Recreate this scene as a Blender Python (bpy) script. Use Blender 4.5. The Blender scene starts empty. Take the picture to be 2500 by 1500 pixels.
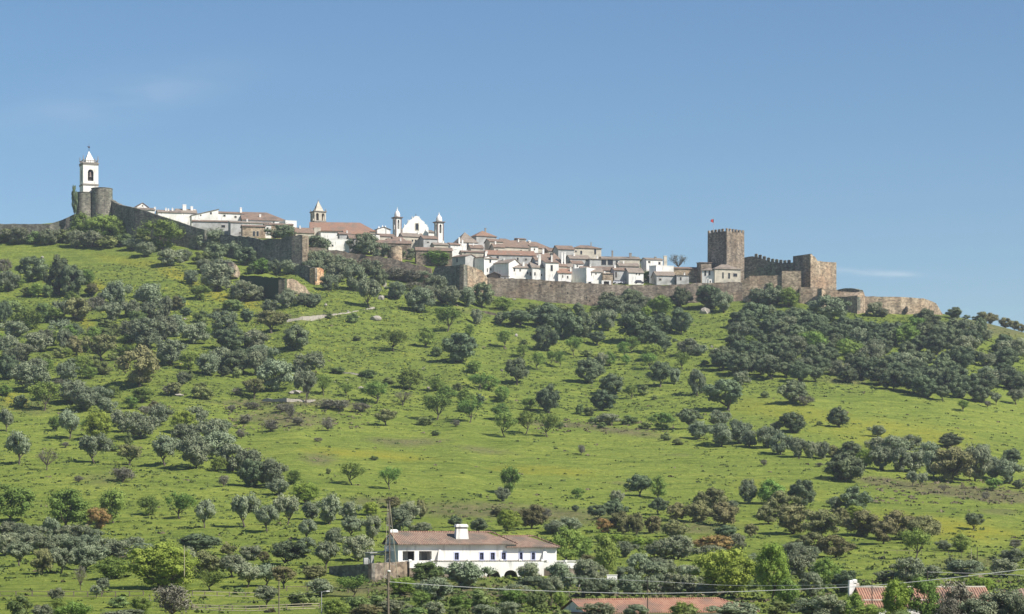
import bpy, math, random
import numpy as np
from mathutils import Vector

SC = bpy.context.scene
COL = SC.collection
F = 5880.0          # focal length in photo pixels
HZ = 1330.0         # horizon row of the photo
R_ = math.radians

def lerp(a, b, t): return a + (b - a) * t
def pl(tab):
    xs = [p[0] for p in tab]; ys = [p[1] for p in tab]
    return lambda x: np.interp(x, xs, ys)

# ---------- the hill: profile tables by bearing (bearing measured as photo column) ----------
FOOT = pl([(0,572),(190,575),(300,574),(400,584),(500,606),(620,645),(740,648),(800,655),(900,672),(1060,700),
           (1128,712),(1190,727),(1460,748),(1600,745),(1800,738),(1960,733),(2080,752),(2150,758),(2300,772),(2400,790),(2500,816),(3200,960)])
BACK = pl([(0,562),(125,562),(190,545),(300,528),(400,548),(480,562),(540,576),(730,592),(770,612),(900,628),(1050,655),(1130,668),
           (1190,684),(1480,697),(1800,697),(1960,703),(2000,715),(2080,745),(2150,755),(2300,770),(2400,789),(2500,815),(3200,959)])
TOPS = pl([(0,556),(190,538),(300,524),(480,550),(700,566),(950,583),(1100,597),(1300,614),(1500,642),(1640,656),(1700,668),
           (1800,674),(1960,692),(2080,735),(2300,766),(2400,787),(2500,812),(3200,955)])
CREST = pl([(-500,1075),(0,1062),(300,1055),(540,1024),(735,998),(762,1008),(1050,1002),(1128,989),(1190,998),(1960,1010),(2100,1004),(2500,1000)])
rngN = np.random.RandomState(7)
_wv = [(rngN.uniform(.010,.035), rngN.uniform(0,6.28), rngN.uniform(.010,.035), rngN.uniform(0,6.28), rngN.uniform(.25,.6)) for _ in range(7)]
_wv2 = [(rngN.uniform(.12,.5)*rngN.choice([-1,1]), rngN.uniform(0,6.28), rngN.uniform(.12,.5), rngN.uniform(0,6.28), rngN.uniform(.05,.12)) for _ in range(8)]
def bumps(x, y):
    z = 0*x
    for a,b,c,d,e in _wv: z = z + e*np.sin(a*x+b+1.3*np.sin(c*y*.7+b))*np.sin(c*y+d)
    for a,b,c,d,e in _wv2: z = z + e*np.sin(a*x+c*y+b)
    return z
def row_of(px, Y):
    yc = CREST(px); t = np.clip((Y-300)/(yc-300), 0, 1)**(1/.95)
    r = 1500 + (FOOT(px)-1500)*t
    k = np.clip((Y-yc-.5)/3.5, 0, 1); r = r + (BACK(px)-FOOT(px))*k
    k = np.clip((Y-yc-4)/112, 0, 1); r = r + (TOPS(px)-BACK(px))*k
    return r
def ground(x, y):
    x = np.asarray(x, float); y = np.asarray(y, float)
    Yc = np.clip(y, 60, 1e9)
    px = np.clip(1250 + F*x/Yc, -700, 3200)
    yt = CREST(px)+116
    yy = np.clip(y, 300, None); yq = np.minimum(yy, yt)
    z = (HZ-row_of(px, yq))/F*yq
    z = z - np.clip(yy-yt, 0, None)*.3
    z = np.maximum(z, -12)
    z = z + bumps(x, y)*np.clip((y-200)/300, .1, 1)*np.clip((CREST(px)-y)/60+.1, .1, 1)
    near = np.clip((100-y)/80, 0, 1)
    return z*(1-near) + (-1.9)*near
def depth_at(px, row):
    yc = float(CREST(px)); f = float(FOOT(px))
    if row >= f:
        t = (1500-row)/(1500-f)
        if t < 0: return 8.7*F/(row-HZ)
        return 300 + (yc-300)*t**.95
    b = float(BACK(px)); s = float(TOPS(px))
    if row >= b: return yc+4
    return yc + 5 + 108*min(1, (b-row)/max(b-s, 1))
def P(px, row, Y): return Vector(((px-1250)/F*Y, Y, (HZ-row)/F*Y))
def G(px, row):
    ft=float(FOOT(px)); bk=float(BACK(px))
    if (ft+bk)/2 < row < ft+1: row=ft+1
    Y = depth_at(px, row); x = (px-1250)/F*Y
    return Vector((x, Y, float(ground(x, Y))))

# ---------- mesh collecting ----------
class MB:
    def __init__(s): s.v=[]; s.f=[]; s.m=[]; s.mi=0
    def add(s, vs, fs):
        n=len(s.v); s.v += [tuple(v) for v in vs]; s.f += [tuple(i+n for i in f) for f in fs]; s.m += [s.mi]*len(fs)
    def hexa(s, p):   # 8 points: bottom 4 ccw, top 4 ccw
        s.add(p, [(3,2,1,0),(4,5,6,7),(0,1,5,4),(1,2,6,5),(2,3,7,6),(3,0,4,7)])
    def box(s, x0,x1,y0,y1,z0,z1, tx=0, ty=0):
        s.hexa([(x0,y0,z0),(x1,y0,z0),(x1,y1,z0),(x0,y1,z0),(x0+tx,y0+ty,z1),(x1-tx,y0+ty,z1),(x1-tx,y1-ty,z1),(x0+tx,y1-ty,z1)])
    def bevbox(s, x0,x1,y0,y1,z0,z1,b):
        s.hexa([(x0,y0,z0),(x1,y0,z0),(x1,y1,z0),(x0,y1,z0),(x0,y0,z1-b),(x1,y0,z1-b),(x1,y1,z1-b),(x0,y1,z1-b)])
        s.hexa([(x0,y0,z1-b),(x1,y0,z1-b),(x1,y1,z1-b),(x0,y1,z1-b),(x0+b,y0+b,z1),(x1-b,y0+b,z1),(x1-b,y1-b,z1),(x0+b,y1-b,z1)])
    def tube(s, pts, rad, n=6, cap=True):
        pts=[Vector(p) for p in pts]; k=len(pts); base=len(s.v)
        for i,p in enumerate(pts):
            d=(pts[min(i+1,k-1)]-pts[max(i-1,0)])
            if d.length<1e-9: d=Vector((0,0,1))
            d.normalize(); a=d.cross(Vector((0.3,1,0.1))); 
            if a.length<1e-3: a=d.cross(Vector((1,0,0)))
            a.normalize(); b=d.cross(a); r=rad[i] if hasattr(rad,'__len__') else rad
            for j in range(n):
                w=2*math.pi*j/n; s.v.append(tuple(p+a*(math.cos(w)*r)+b*(math.sin(w)*r)))
        fs=[]
        for i in range(k-1):
            for j in range(n):
                j2=(j+1)%n; fs.append((base+i*n+j, base+i*n+j2, base+(i+1)*n+j2, base+(i+1)*n+j))
        if cap: fs.append(tuple(base+j for j in range(n))[::-1]); fs.append(tuple(base+(k-1)*n+j for j in range(n)))
        s.f+=fs; s.m+=[s.mi]*len(fs)
    def lathe(s, prof, n=16, cx=0, cy=0):
        base=len(s.v)
        for r,z in prof:
            for j in range(n):
                w=2*math.pi*j/n; s.v.append((cx+r*math.cos(w), cy+r*math.sin(w), z))
        fs=[]
        for i in range(len(prof)-1):
            for j in range(n):
                j2=(j+1)%n; fs.append((base+i*n+j, base+i*n+j2, base+(i+1)*n+j2, base+(i+1)*n+j))
        fs.append(tuple(base+j for j in range(n))[::-1]); fs.append(tuple(base+(len(prof)-1)*n+j for j in range(n)))
        s.f+=fs; s.m+=[s.mi]*len(fs)
    def open_wall(s, L, H, T, ops, z0=0, y0=0, x0=0):
        """wall along x with real openings; ops = (xa,xb,za,zb,arched)"""
        xs={0,L}
        for a,b,c,d,ar in ops:
            n = 8 if ar else 1
            for i in range(n+1): xs.add(a+(b-a)*i/n)
        xs=sorted(xs)
        def top(o,x):
            a,b,c,d,ar=o
            if not ar: return d
            r=(b-a)/2; k=max(0,1-((x-(a+b)/2)/r)**2); return d-r*(1-math.sqrt(k))*.9
        for xa,xb in zip(xs[:-1], xs[1:]):
            if xb-xa<1e-6: continue
            mid=(xa+xb)/2; o=[q for q in ops if q[0]<mid<q[1]]
            cuts=[(z0,z0)]
            if not o: segs=[((z0,z0),(H,H))]
            else:
                segs=[]; cur=(z0,z0)
                for q in sorted(o, key=lambda q:q[2]):
                    if q[2]>cur[0]+1e-4: segs.append((cur,(q[2],q[2])))
                    cur=(top(q,xa),top(q,xb))
                segs.append((cur,(H,H)))
            for (b0,b1),(t0,t1) in segs:
                y1=y0+T
                s.hexa([(x0+xa,y0,b0),(x0+xb,y0,b1),(x0+xb,y1,b1),(x0+xa,y1,b0),(x0+xa,y0,t0),(x0+xb,y0,t1),(x0+xb,y1,t1),(x0+xa,y1,t0)])
    def build(s, name, mats, parent=None, smooth=False, label=None):
        me=bpy.data.meshes.new(name); me.from_pydata(s.v, [], s.f)
        if not isinstance(mats,(list,tuple)): mats=[mats]
        for m in mats: me.materials.append(m)
        if len(mats)>1: me.polygons.foreach_set('material_index', s.m)
        if smooth: me.polygons.foreach_set('use_smooth', [True]*len(me.polygons))
        me.update()
        o=bpy.data.objects.new(name, me); COL.objects.link(o)
        if parent: o.parent=parent
        if label: o['label']=label
        return o
def tag(o, label, cat, group=None, kind=None):
    o['label']=label; o['category']=cat
    if group: o['group']=group
    o['kind']=kind or 'thing'
    return o
def empty(name, loc, rz, label, cat, group=None):
    e=bpy.data.objects.new(name, None); COL.objects.link(e); e.location=loc; e.rotation_euler=(0,0,rz)
    e.empty_display_size=.5
    return tag(e, label, cat, group)

# ---------- materials ----------
def mat(name, col, col2=None, scale=1.0, rough=.9, bump=0.0, detail=6, col3=None, scale3=.1, objrand=0, trans=0, spread=(.35,.65), spec=.2, bscale=None):
    m=bpy.data.materials.new(name); m.use_nodes=True; nt=m.node_tree; N=nt.nodes; L=nt.links
    b=N['Principled BSDF']; b.inputs['Roughness'].default_value=rough; b.inputs['Specular IOR Level'].default_value=spec
    def rgb(c): return (*c,1)
    tc=N.new('ShaderNodeTexCoord'); last=None
    if col2 is None:
        r=N.new('ShaderNodeRGB'); r.outputs[0].default_value=rgb(col); last=r.outputs[0]
    else:
        n=N.new('ShaderNodeTexNoise'); n.inputs['Scale'].default_value=scale; n.inputs['Detail'].default_value=detail; n.inputs['Roughness'].default_value=.65
        L.new(tc.outputs['Object'], n.inputs['Vector'])
        cr=N.new('ShaderNodeValToRGB'); cr.color_ramp.elements[0].color=rgb(col); cr.color_ramp.elements[1].color=rgb(col2)
        cr.color_ramp.elements[0].position=spread[0]; cr.color_ramp.elements[1].position=spread[1]
        L.new(n.outputs['Fac'], cr.inputs['Fac']); last=cr.outputs['Color']
    if col3 is not None:
        n=N.new('ShaderNodeTexNoise'); n.inputs['Scale'].default_value=scale3; n.inputs['Detail'].default_value=4
        L.new(tc.outputs['Object'], n.inputs['Vector'])
        r=N.new('ShaderNodeMapRange'); r.inputs['From Min'].default_value=.47; r.inputs['From Max'].default_value=.68
        L.new(n.outputs['Fac'], r.inputs['Value'])
        mx=N.new('ShaderNodeMix'); mx.data_type='RGBA'; L.new(r.outputs['Result'], mx.inputs['Factor']); L.new(last, mx.inputs[6]); mx.inputs[7].default_value=rgb(col3)
        last=mx.outputs[2]
    if objrand:
        oi=N.new('ShaderNodeObjectInfo'); 
        h=N.new('ShaderNodeHueSaturation'); 
        r1=N.new('ShaderNodeMapRange'); r1.inputs['To Min'].default_value=1-objrand; r1.inputs['To Max'].default_value=1+objrand
        r2=N.new('ShaderNodeMapRange'); r2.inputs['To Min'].default_value=.5-.035*objrand*3; r2.inputs['To Max'].default_value=.5+.02*objrand*3
        mu=N.new('ShaderNodeMath'); mu.operation='MULTIPLY'; mu.inputs[1].default_value=7.31
        fr=N.new('ShaderNodeMath'); fr.operation='FRACT'
        L.new(oi.outputs['Random'], r1.inputs['Value']); L.new(oi.outputs['Random'], mu.inputs[0]); L.new(mu.outputs[0], fr.inputs[0]); L.new(fr.outputs[0], r2.inputs['Value'])
        L.new(r1.outputs['Result'], h.inputs['Value']); L.new(r2.outputs['Result'], h.inputs['Hue']); L.new(last, h.inputs['Color']); last=h.outputs['Color']
    L.new(last, b.inputs['Base Color'])
    if bump:
        n=N.new('ShaderNodeTexNoise'); n.inputs['Scale'].default_value=bscale or scale*2; n.inputs['Detail'].default_value=5; L.new(tc.outputs['Object'], n.inputs['Vector'])
        bp=N.new('ShaderNodeBump'); bp.inputs['Strength'].default_value=min(1,bump); bp.inputs['Distance'].default_value=bump*.3
        L.new(n.outputs['Fac'], bp.inputs['Height']); L.new(bp.outputs['Normal'], b.inputs['Normal'])
    if trans:
        t=N.new('ShaderNodeBsdfTranslucent'); L.new(last, t.inputs['Color']); mx=N.new('ShaderNodeMixShader'); mx.inputs[0].default_value=trans
        L.new(b.outputs[0], mx.inputs[1]); L.new(t.outputs[0], mx.inputs[2]); L.new(mx.outputs[0], N['Material Output'].inputs['Surface'])
    return m
def tile_mat(name, c1, c2, c3, rib=.45):
    """old clay roof tiles: rows running down the slope plus lichen patches"""
    m=mat(name, c1, c2, scale=1.6, rough=.85, col3=c3, scale3=.35, bump=.2)
    nt=m.node_tree; N=nt.nodes; L=nt.links; b=N['Principled BSDF']
    tc=[n for n in N if n.type=='TEX_COORD'][0]
    w=N.new('ShaderNodeTexWave'); w.wave_type='BANDS'; w.bands_direction='X'; w.inputs['Scale'].default_value=.314/rib; w.inputs['Distortion'].default_value=.6; w.inputs['Detail'].default_value=1
    L.new(tc.outputs['Object'], w.inputs['Vector'])
    bp=[n for n in N if n.type=='BUMP'][0]
    b2=N.new('ShaderNodeBump'); b2.inputs['Strength'].default_value=.8; b2.inputs['Distance'].default_value=.12
    L.new(w.outputs['Fac'], b2.inputs['Height']); L.new(bp.outputs['Normal'], b2.inputs['Normal']); L.new(b2.outputs['Normal'], b.inputs['Normal'])
    return m
def stone_mat(name, c1, c2, c3, cell=1.15):
    m=mat(name, c1, c2, scale=.9, rough=.95, col3=c3, scale3=.12, bump=.5, bscale=2.5)
    nt=m.node_tree; N=nt.nodes; L=nt.links; b=N['Principled BSDF']
    tc=[n for n in N if n.type=='TEX_COORD'][0]
    v=N.new('ShaderNodeTexVoronoi'); v.inputs['Scale'].default_value=cell
    mp=N.new('ShaderNodeMapping'); mp.inputs['Scale'].default_value=(1,1,1.7); L.new(tc.outputs['Object'], mp.inputs['Vector']); L.new(mp.outputs[0], v.inputs['Vector'])
    sp=N.new('ShaderNodeSeparateColor'); L.new(v.outputs['Color'], sp.inputs[0])
    r=N.new('ShaderNodeMapRange'); r.inputs['To Min'].default_value=.55; r.inputs['To Max'].default_value=1.4; L.new(sp.outputs[0], r.inputs['Value'])
    h=N.new('ShaderNodeHueSaturation'); src=b.inputs['Base Color'].links[0].from_socket
    n2=N.new('ShaderNodeTexNoise'); n2.inputs['Scale'].default_value=1; n2.inputs['Detail'].default_value=4; mp2=N.new('ShaderNodeMapping'); mp2.inputs['Scale'].default_value=(.45,.45,.09); L.new(tc.outputs['Object'],mp2.inputs['Vector']); L.new(mp2.outputs[0],n2.inputs['Vector'])
    r2=N.new('ShaderNodeMapRange'); r2.inputs['From Min'].default_value=.35; r2.inputs['From Max'].default_value=.65; r2.inputs['To Min'].default_value=.68; r2.inputs['To Max'].default_value=1.25; L.new(n2.outputs['Fac'],r2.inputs['Value'])
    mu=N.new('ShaderNodeMath'); mu.operation='MULTIPLY'; L.new(r.outputs['Result'],mu.inputs[0]); L.new(r2.outputs['Result'],mu.inputs[1])
    L.new(src, h.inputs['Color']); L.new(mu.outputs[0], h.inputs['Value']); L.new(h.outputs['Color'], b.inputs['Base Color'])
    return m
M={}
M['white']=mat('whitewash',(.76,.73,.68),(.66,.64,.60),scale=.5,rough=.9,spread=(.5,.8),col3=(.62,.59,.54),scale3=.25)
def streaks(m):
    nt=m.node_tree; N=nt.nodes; L=nt.links; b=N['Principled BSDF']; tc=[n for n in N if n.type=='TEX_COORD'][0]; src=b.inputs['Base Color'].links[0].from_socket
    n2=N.new('ShaderNodeTexNoise'); n2.inputs['Scale'].default_value=1; n2.inputs['Detail'].default_value=5; mp2=N.new('ShaderNodeMapping'); mp2.inputs['Scale'].default_value=(1.1,1.1,.22); L.new(tc.outputs['Object'],mp2.inputs['Vector']); L.new(mp2.outputs[0],n2.inputs['Vector'])
    r2=N.new('ShaderNodeMapRange'); r2.inputs['From Min'].default_value=.56; r2.inputs['From Max'].default_value=.74; r2.inputs['To Min'].default_value=1.0; r2.inputs['To Max'].default_value=.62; L.new(n2.outputs['Fac'],r2.inputs['Value'])
    h=N.new('ShaderNodeHueSaturation'); L.new(src,h.inputs['Color']); L.new(r2.outputs['Result'],h.inputs['Value']); L.new(h.outputs['Color'],b.inputs['Base Color'])
streaks(M['white'])
M['cream']=mat('aged_plaster',(.56,.50,.40),(.43,.385,.31),scale=.6,rough=.9,col3=(.33,.30,.25),scale3=.4)
M['greyplaster']=mat('grey_plaster',(.46,.45,.43),(.34,.33,.31),scale=.5,rough=.9,col3=(.26,.25,.23),scale3=.4)  # grey plaster; also paints the shade onto house walls that lie in shadow
M['stone']=stone_mat('schist_wall',(.145,.118,.092),(.255,.210,.160),(.20,.150,.105))
M['stoneg']=stone_mat('grey_schist_wall',(.13,.12,.10),(.21,.19,.15),(.12,.13,.09))  # darker schist, also put on faces turned from the sun to carry shade
M['stonet']=stone_mat('tan_stone_wall',(.24,.185,.13),(.37,.295,.205),(.29,.20,.13))  # paler stone, also given to sunlit faces so the sun sits in the colour
M['stoneo']=stone_mat('orange_stone_wall',(.36,.20,.10),(.48,.36,.22),(.38,.16,.07))
M['ivy']=mat('ivy_wall',(.02,.04,.02),(.05,.08,.03),scale=3,bump=.8)
M['granite']=mat('granite_trim',(.30,.27,.23),(.20,.18,.16),scale=2)
M['trimdark']=mat('weathered_pilaster',(.16,.12,.11),(.25,.20,.18),scale=2)
M['tile']=tile_mat('old_brown_tiles',(.165,.112,.084),(.29,.205,.155),(.14,.112,.09),.4)
M['tiler']=tile_mat('red_clay_tiles',(.235,.13,.09),(.32,.20,.14),(.20,.15,.115),.4)
M['tileg']=tile_mat('grey_lichen_tiles',(.21,.165,.13),(.31,.26,.21),(.16,.13,.11),.4)
M['tilef']=tile_mat('farmhouse_tiles',(.205,.13,.095),(.31,.22,.16),(.15,.125,.10),.3)
M['tileo']=tile_mat('new_orange_tiles',(.29,.135,.09),(.38,.22,.145),(.21,.135,.10),.3)
M['dark']=mat('dark_glass',(.02,.02,.025),rough=.25,spec=.5)
M['shade']=mat('dark_timber',(.035,.028,.022),(.06,.05,.04),scale=3)  # dark timber; also stands for the shade inside holes and belfries
M['blue']=mat('lavender_paint',(.50,.52,.66),(.44,.46,.60),scale=3)
M['wood']=mat('weathered_wood',(.20,.165,.12),(.12,.095,.07),scale=6)
M['woodl']=mat('pale_rail_wood',(.42,.38,.26),(.30,.26,.17),scale=5)
M['metal']=mat('galvanised_metal',(.35,.35,.34),rough=.5,spec=.5)
M['cable']=mat('pale_cable',(.62,.60,.56),rough=.6)
M['cabled']=mat('dark_cable',(.07,.07,.07),rough=.6)
M['rock']=mat('pale_rock',(.42,.38,.32),(.26,.23,.19),scale=1.5,bump=.6)
M['bark']=mat('tree_bark',(.07,.055,.042),(.13,.11,.085),scale=5,bump=.4)
M['barkl']=mat('pale_bark',(.16,.13,.10),(.10,.08,.065),scale=5)
M['flag']=mat('red_flag',(.45,.05,.05),rough=.8)
M['flagg']=mat('green_flag',(.05,.2,.08),rough=.8)
M['carw']=mat('silver_car_paint',(.55,.55,.56),rough=.3,spec=.6)
M['cark']=mat('dark_car_paint',(.06,.06,.08),rough=.3,spec=.6)
M['tyre']=mat('tyre_rubber',(.02,.02,.02))
M['wframe']=mat('painted_frame',(.10,.10,.22),rough=.6)
M['ochre']=mat('ochre_ground',(.45,.27,.12),(.30,.22,.10),scale=1)
def leaf(name,c1,c2,tr=.12,rv=.18): return mat(name,c1,c2,scale=2.2,rough=.75,objrand=rv,trans=tr,spec=.15,spread=(.3,.7))
M['O']=leaf('olive_leaves',(.100,.128,.070),(.305,.340,.205),.15,.28)
M['H']=leaf('holm_oak_leaves',(.048,.072,.036),(.185,.228,.115),.12,.25)
M['G']=leaf('fresh_green_leaves',(.095,.165,.034),(.240,.330,.075),.25,.25)
M['Y']=leaf('spring_yellow_leaves',(.15,.22,.032),(.32,.40,.075),.3)
M['B']=leaf('brown_oak_leaves',(.088,.096,.036),(.265,.258,.110),.12,.25)
M['R']=leaf('orange_leaves',(.18,.115,.04),(.34,.25,.09),.1,.12)
M['N']=leaf('bare_twigs',(.12,.118,.08),(.24,.232,.165),.05,.2)
M['S']=leaf('scrub_leaves',(.080,.118,.036),(.215,.265,.090),.15,.3)
HAZE=.00009; SKY_STR,SKY_DUST,SKY_OZ,SKY_SAT,SKY_CLOUD,EXPO=.0745,.35,3.2,1.15,(7,7.7,8.4),.6
# ---------- land ----------
def graded(lo, a, b, hi, step, grow=1.25):
    xs=list(np.arange(a,b+.01,step)); s=step; x=b
    while x<hi: s*=grow; x+=s; xs.append(x)
    s=step; x=a; out=[]
    while x>lo: s*=grow; x-=s; out.append(x)
    return np.array(out[::-1]+xs)
gx=graded(-1800,-255,255,1800,3.0); 
gy=np.concatenate([graded(-700,-20,280,281,6,1.2), np.arange(283,980,3.0), np.arange(980,1075,1.6), np.arange(1076,1200,4)]); 
gy=np.unique(np.round(np.concatenate([gy, 1200*1.07**np.arange(1,10)]),3))
X,Y=np.meshgrid(gx,gy); Z=ground(X,Y)
nx,ny=len(gx),len(gy)
V=np.stack([X.ravel(),Y.ravel(),Z.ravel()],1)
i=np.arange((ny-1)*(nx-1)); r=i//(nx-1); c=i%(nx-1); a=r*nx+c
Fq=np.stack([a,a+1,a+nx+1,a+nx],1)
me=bpy.data.meshes.new('ground'); me.from_pydata(V.tolist(),[],Fq.tolist())
# cover kinds of the meadow, fixed on the land: brown scrub, yellow flowers, dry earth
PX=1250+F*X/np.clip(Y,60,None); ROW=HZ-F*Z/np.clip(Y,60,None)
def blob(cx,cy,rx,ry,ang=0):
    dx=PX-cx; dy=ROW-cy; c_,s_=math.cos(R_(ang)),math.sin(R_(ang)); u=(dx*c_+dy*s_)/rx; v=(-dx*s_+dy*c_)/ry
    return np.exp(-(u*u+v*v)**1.5)
brown=sum(k*blob(*q) for k,*q in [(.9,640,984,130,9,1),(.9,800,984,90,11,6),(.8,700,1022,110,22,3),(.7,1010,1082,75,11,-4),(.5,930,1075,60,9,3),(.55,1180,1100,80,11,6),
   (.9,1350,1035,90,7,3),(.8,1530,1055,120,9,6),(.9,2290,1195,180,15,7),(.9,2450,1210,120,16,5),(.7,2140,1172,45,9,4),(.5,2440,1250,60,10,2),
   (.75,1150,1245,180,22,1),(.65,1400,1262,170,22,2),(.6,900,1225,80,14,0),(.5,250,1170,60,20,0),(.6,760,775,90,12,-8),(.5,1150,760,70,9,8),(.55,2400,770,110,14,10),(.9,2430,800,110,24,12),
   (.8,780,1120,40,18,0),(.6,60,990,70,20,10),(.8,2060,930,60,10,4),(.4,1520,1180,60,5,2),(.35,1650,1110,60,5,2),(.7,1690,1290,120,18,0),(.6,2380,1380,120,25,0),(.4,1500,1440,400,30,0),(.8,2300,1490,250,40,0),(.8,1000,1440,260,25,0)])
yell=sum(k*blob(*q) for k,*q in [(.9,240,700,30,14,20),(.9,430,670,40,12,10),(.9,520,715,90,13,22),(.7,600,740,90,12,12),(.9,210,790,30,12,30),(.7,30,975,40,22,25),(.5,330,640,120,14,8),(.4,1330,1150,160,14,3),
   (.5,900,1110,180,14,4),(.4,2200,1060,250,40,6),(.35,1900,1000,160,25,6),(.6,2300,1290,200,30,6),(.3,1900,1200,120,30,6),(.5,700,690,60,14,20)])
shr=np.clip((ROW-540)/60,0,1)*np.clip((1060-ROW)/120,0,1)*(.24+.05*(PX<1100)+.12*(ROW<790)*(PX>1150))
att=me.attributes.new('cover','FLOAT_COLOR','POINT')
colr=np.stack([np.clip(brown,0,1),np.clip(yell,0,1),np.clip(shr,0,1),np.ones_like(X)],-1).reshape(-1)
att.data.foreach_set('color',colr.astype(np.float32))
me.polygons.foreach_set('use_smooth',[True]*len(me.polygons)); me.update()
gm=bpy.data.materials.new('meadow_grass'); gm.use_nodes=True; nt=gm.node_tree; N=nt.nodes; L=nt.links; b=N['Principled BSDF']; b.inputs['Roughness'].default_value=.95; b.inputs['Specular IOR Level'].default_value=.05
geo=N.new('ShaderNodeNewGeometry')
def noise(sc,det=5,ro=.6,vec=None):
    n=N.new('ShaderNodeTexNoise'); n.inputs['Scale'].default_value=sc; n.inputs['Detail'].default_value=det; n.inputs['Roughness'].default_value=ro; L.new(vec or geo.outputs['Position'],n.inputs['Vector']); return n.outputs['Fac']
def ramp(fac,stops):
    r=N.new('ShaderNodeValToRGB'); e=r.color_ramp.elements
    while len(e)<len(stops): e.new(.5)
    for q,(p,c) in zip(e,stops): q.position=p; q.color=(*c,1)
    L.new(fac,r.inputs['Fac']); return r.outputs['Color']
def mix(f,a_,b_,mode='MIX'):
    m=N.new('ShaderNodeMix'); m.data_type='RGBA'; m.blend_type=mode
    if isinstance(f,float): m.inputs['Factor'].default_value=f
    else: L.new(f,m.inputs['Factor'])
    for s,v in ((6,a_),(7,b_)):
        if isinstance(v,tuple): m.inputs[s].default_value=(*v,1)
        else: L.new(v,m.inputs[s])
    return m.outputs[2]
def math_(op,a_,b_=0.0,cl=False):
    m=N.new('ShaderNodeMath'); m.operation=op; m.use_clamp=cl
    for s,v in ((0,a_),(1,b_)):
        if isinstance(v,(int,float)): m.inputs[s].default_value=v
        else: L.new(v,m.inputs[s])
    return m.outputs[0]
mp=N.new('ShaderNodeMapping'); mp.inputs['Scale'].default_value=(.6,1.6,1.6); L.new(geo.outputs['Position'],mp.inputs['Vector'])
base=ramp(noise(.035,6,.6),[(.3,(0.145,0.175,0.035)),(.5,(0.198,0.229,0.043)),(.7,(0.275,0.284,0.057))])
mid=ramp(noise(.22,5,.7,mp.outputs[0]),[(.3,(0.097,0.127,0.031)),(.5,(0.189,0.219,0.045)),(.72,(0.279,0.276,0.071))])
col=mix(.5,base,mid)
fine=ramp(noise(1.1,4,.7,mp.outputs[0]),[(.33,(.50,.58,.50)),(.45,(.84,.92,.84)),(.62,(1.10,1.15,1.10))])
col=mix(1.0,col,fine,'MULTIPLY')
mp3=N.new('ShaderNodeMapping'); mp3.inputs['Scale'].default_value=(.035,.30,.30); mp3.inputs['Rotation'].default_value=(0,0,.06); L.new(geo.outputs['Position'],mp3.inputs['Vector'])
band=ramp(noise(1.0,5,.65,mp3.outputs[0]),[(.34,(.66,.72,.62)),(.48,(.95,.97,.92)),(.66,(1.14,1.08,1.05))])
col=mix(1.0,col,band,'MULTIPLY')
at=N.new('ShaderNodeAttribute'); at.attribute_name='cover'; sp=N.new('ShaderNodeSeparateColor'); L.new(at.outputs['Color'],sp.inputs[0])
nb=noise(.12,6,.7)
def patch(ch,c1,c2,gain=2.2):
    global col
    f=math_('MULTIPLY', math_('SUBTRACT', math_('ADD', sp.outputs[ch], nb), .62), gain, True)
    c=ramp(noise(.5,4,.6),[(.35,c1),(.65,c2)]); col=mix(f,col,c)
patch(0,(.10,.11,.040),(.185,.165,.075),1.5)
patch(1,(.22,.215,.025),(.32,.285,.035),1.5)
patch(2,(.055,.085,.02),(.115,.145,.032),1.8)
L.new(col,b.inputs['Base Color'])
bp=N.new('ShaderNodeBump'); bp.inputs['Strength'].default_value=1; bp.inputs['Distance'].default_value=.7
h=math_('ADD', noise(.9,5,.75), math_('MULTIPLY',noise(.25,3,.6),1.5)); L.new(h,bp.inputs['Height']); L.new(bp.outputs['Normal'],b.inputs['Normal'])
me.materials.append(gm)
g=bpy.data.objects.new('ground',me); COL.objects.link(g); g['kind']='structure'; g['label']='green hillside meadow with brown and yellow patches'; g['category']='hillside'
# rough herbage over the slope (uncountable): leaf tussocks
rs=np.random.RandomState(3)
def tussocks(n, sel, size, matl, name, label, seed):
    rs=np.random.RandomState(seed); V=[];Fc=[];k=0; cnt=0
    for _ in range(n*6):
        if cnt>=n: break
        px,row=rs.uniform(-20,2520),rs.uniform(560,1500)
        if row<FOOT(px)+6 or not sel(px,row,rs): continue
        g=G(px,row); s=size*rs.uniform(.5,1.5)
        if g.y>1000: continue
        cnt+=1; m=7
        d=rs.normal(size=(m,3)); d[:,2]=abs(d[:,2])*.8; d/=np.linalg.norm(d,axis=1)[:,None]
        pos=np.array(g)+d*s*.6*np.array([1.5,1,.55])
        nr=d+rs.normal(size=(m,3))*.4; nr/=np.linalg.norm(nr,axis=1)[:,None]
        t=np.cross(nr,rs.normal(size=(m,3))); t/=np.linalg.norm(t,axis=1)[:,None]; bb=np.cross(nr,t); q=s*rs.uniform(.35,.6,size=(m,1))
        V.append(np.stack([pos-t*q,pos-bb*q*.7,pos+t*q,pos+bb*q*.7],1).reshape(-1,3)); Fc+=(np.arange(m*4).reshape(m,4)+k).tolist(); k+=m*4
    me=bpy.data.meshes.new(name); me.from_pydata(np.concatenate(V).tolist(),[],Fc); me.materials.append(matl); me.update()
    o=bpy.data.objects.new(name,me); COL.objects.link(o); tag(o,label,'undergrowth',kind='stuff')
M['tg']=mat('tussock_green',(.06,.09,.024),(.14,.175,.04),scale=.2)
M['ty']=mat('tussock_yellow',(.20,.23,.035),(.30,.31,.05),scale=.2)
M['tb']=mat('tussock_brown',(.10,.085,.05),(.18,.15,.09),scale=.2)
def selg(px,row,rs):
    k=.25
    if row<1000: k=.8
    if row<800: k=1
    if px<900 and row<780: k=1
    if 620<px<1700 and 1040<row<1210: k=.05
    if px>1800 and 960<row<1330: k=.12
    if row>1420: k=.6 if px>900 else .06
    return rs.uniform()<k
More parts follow.
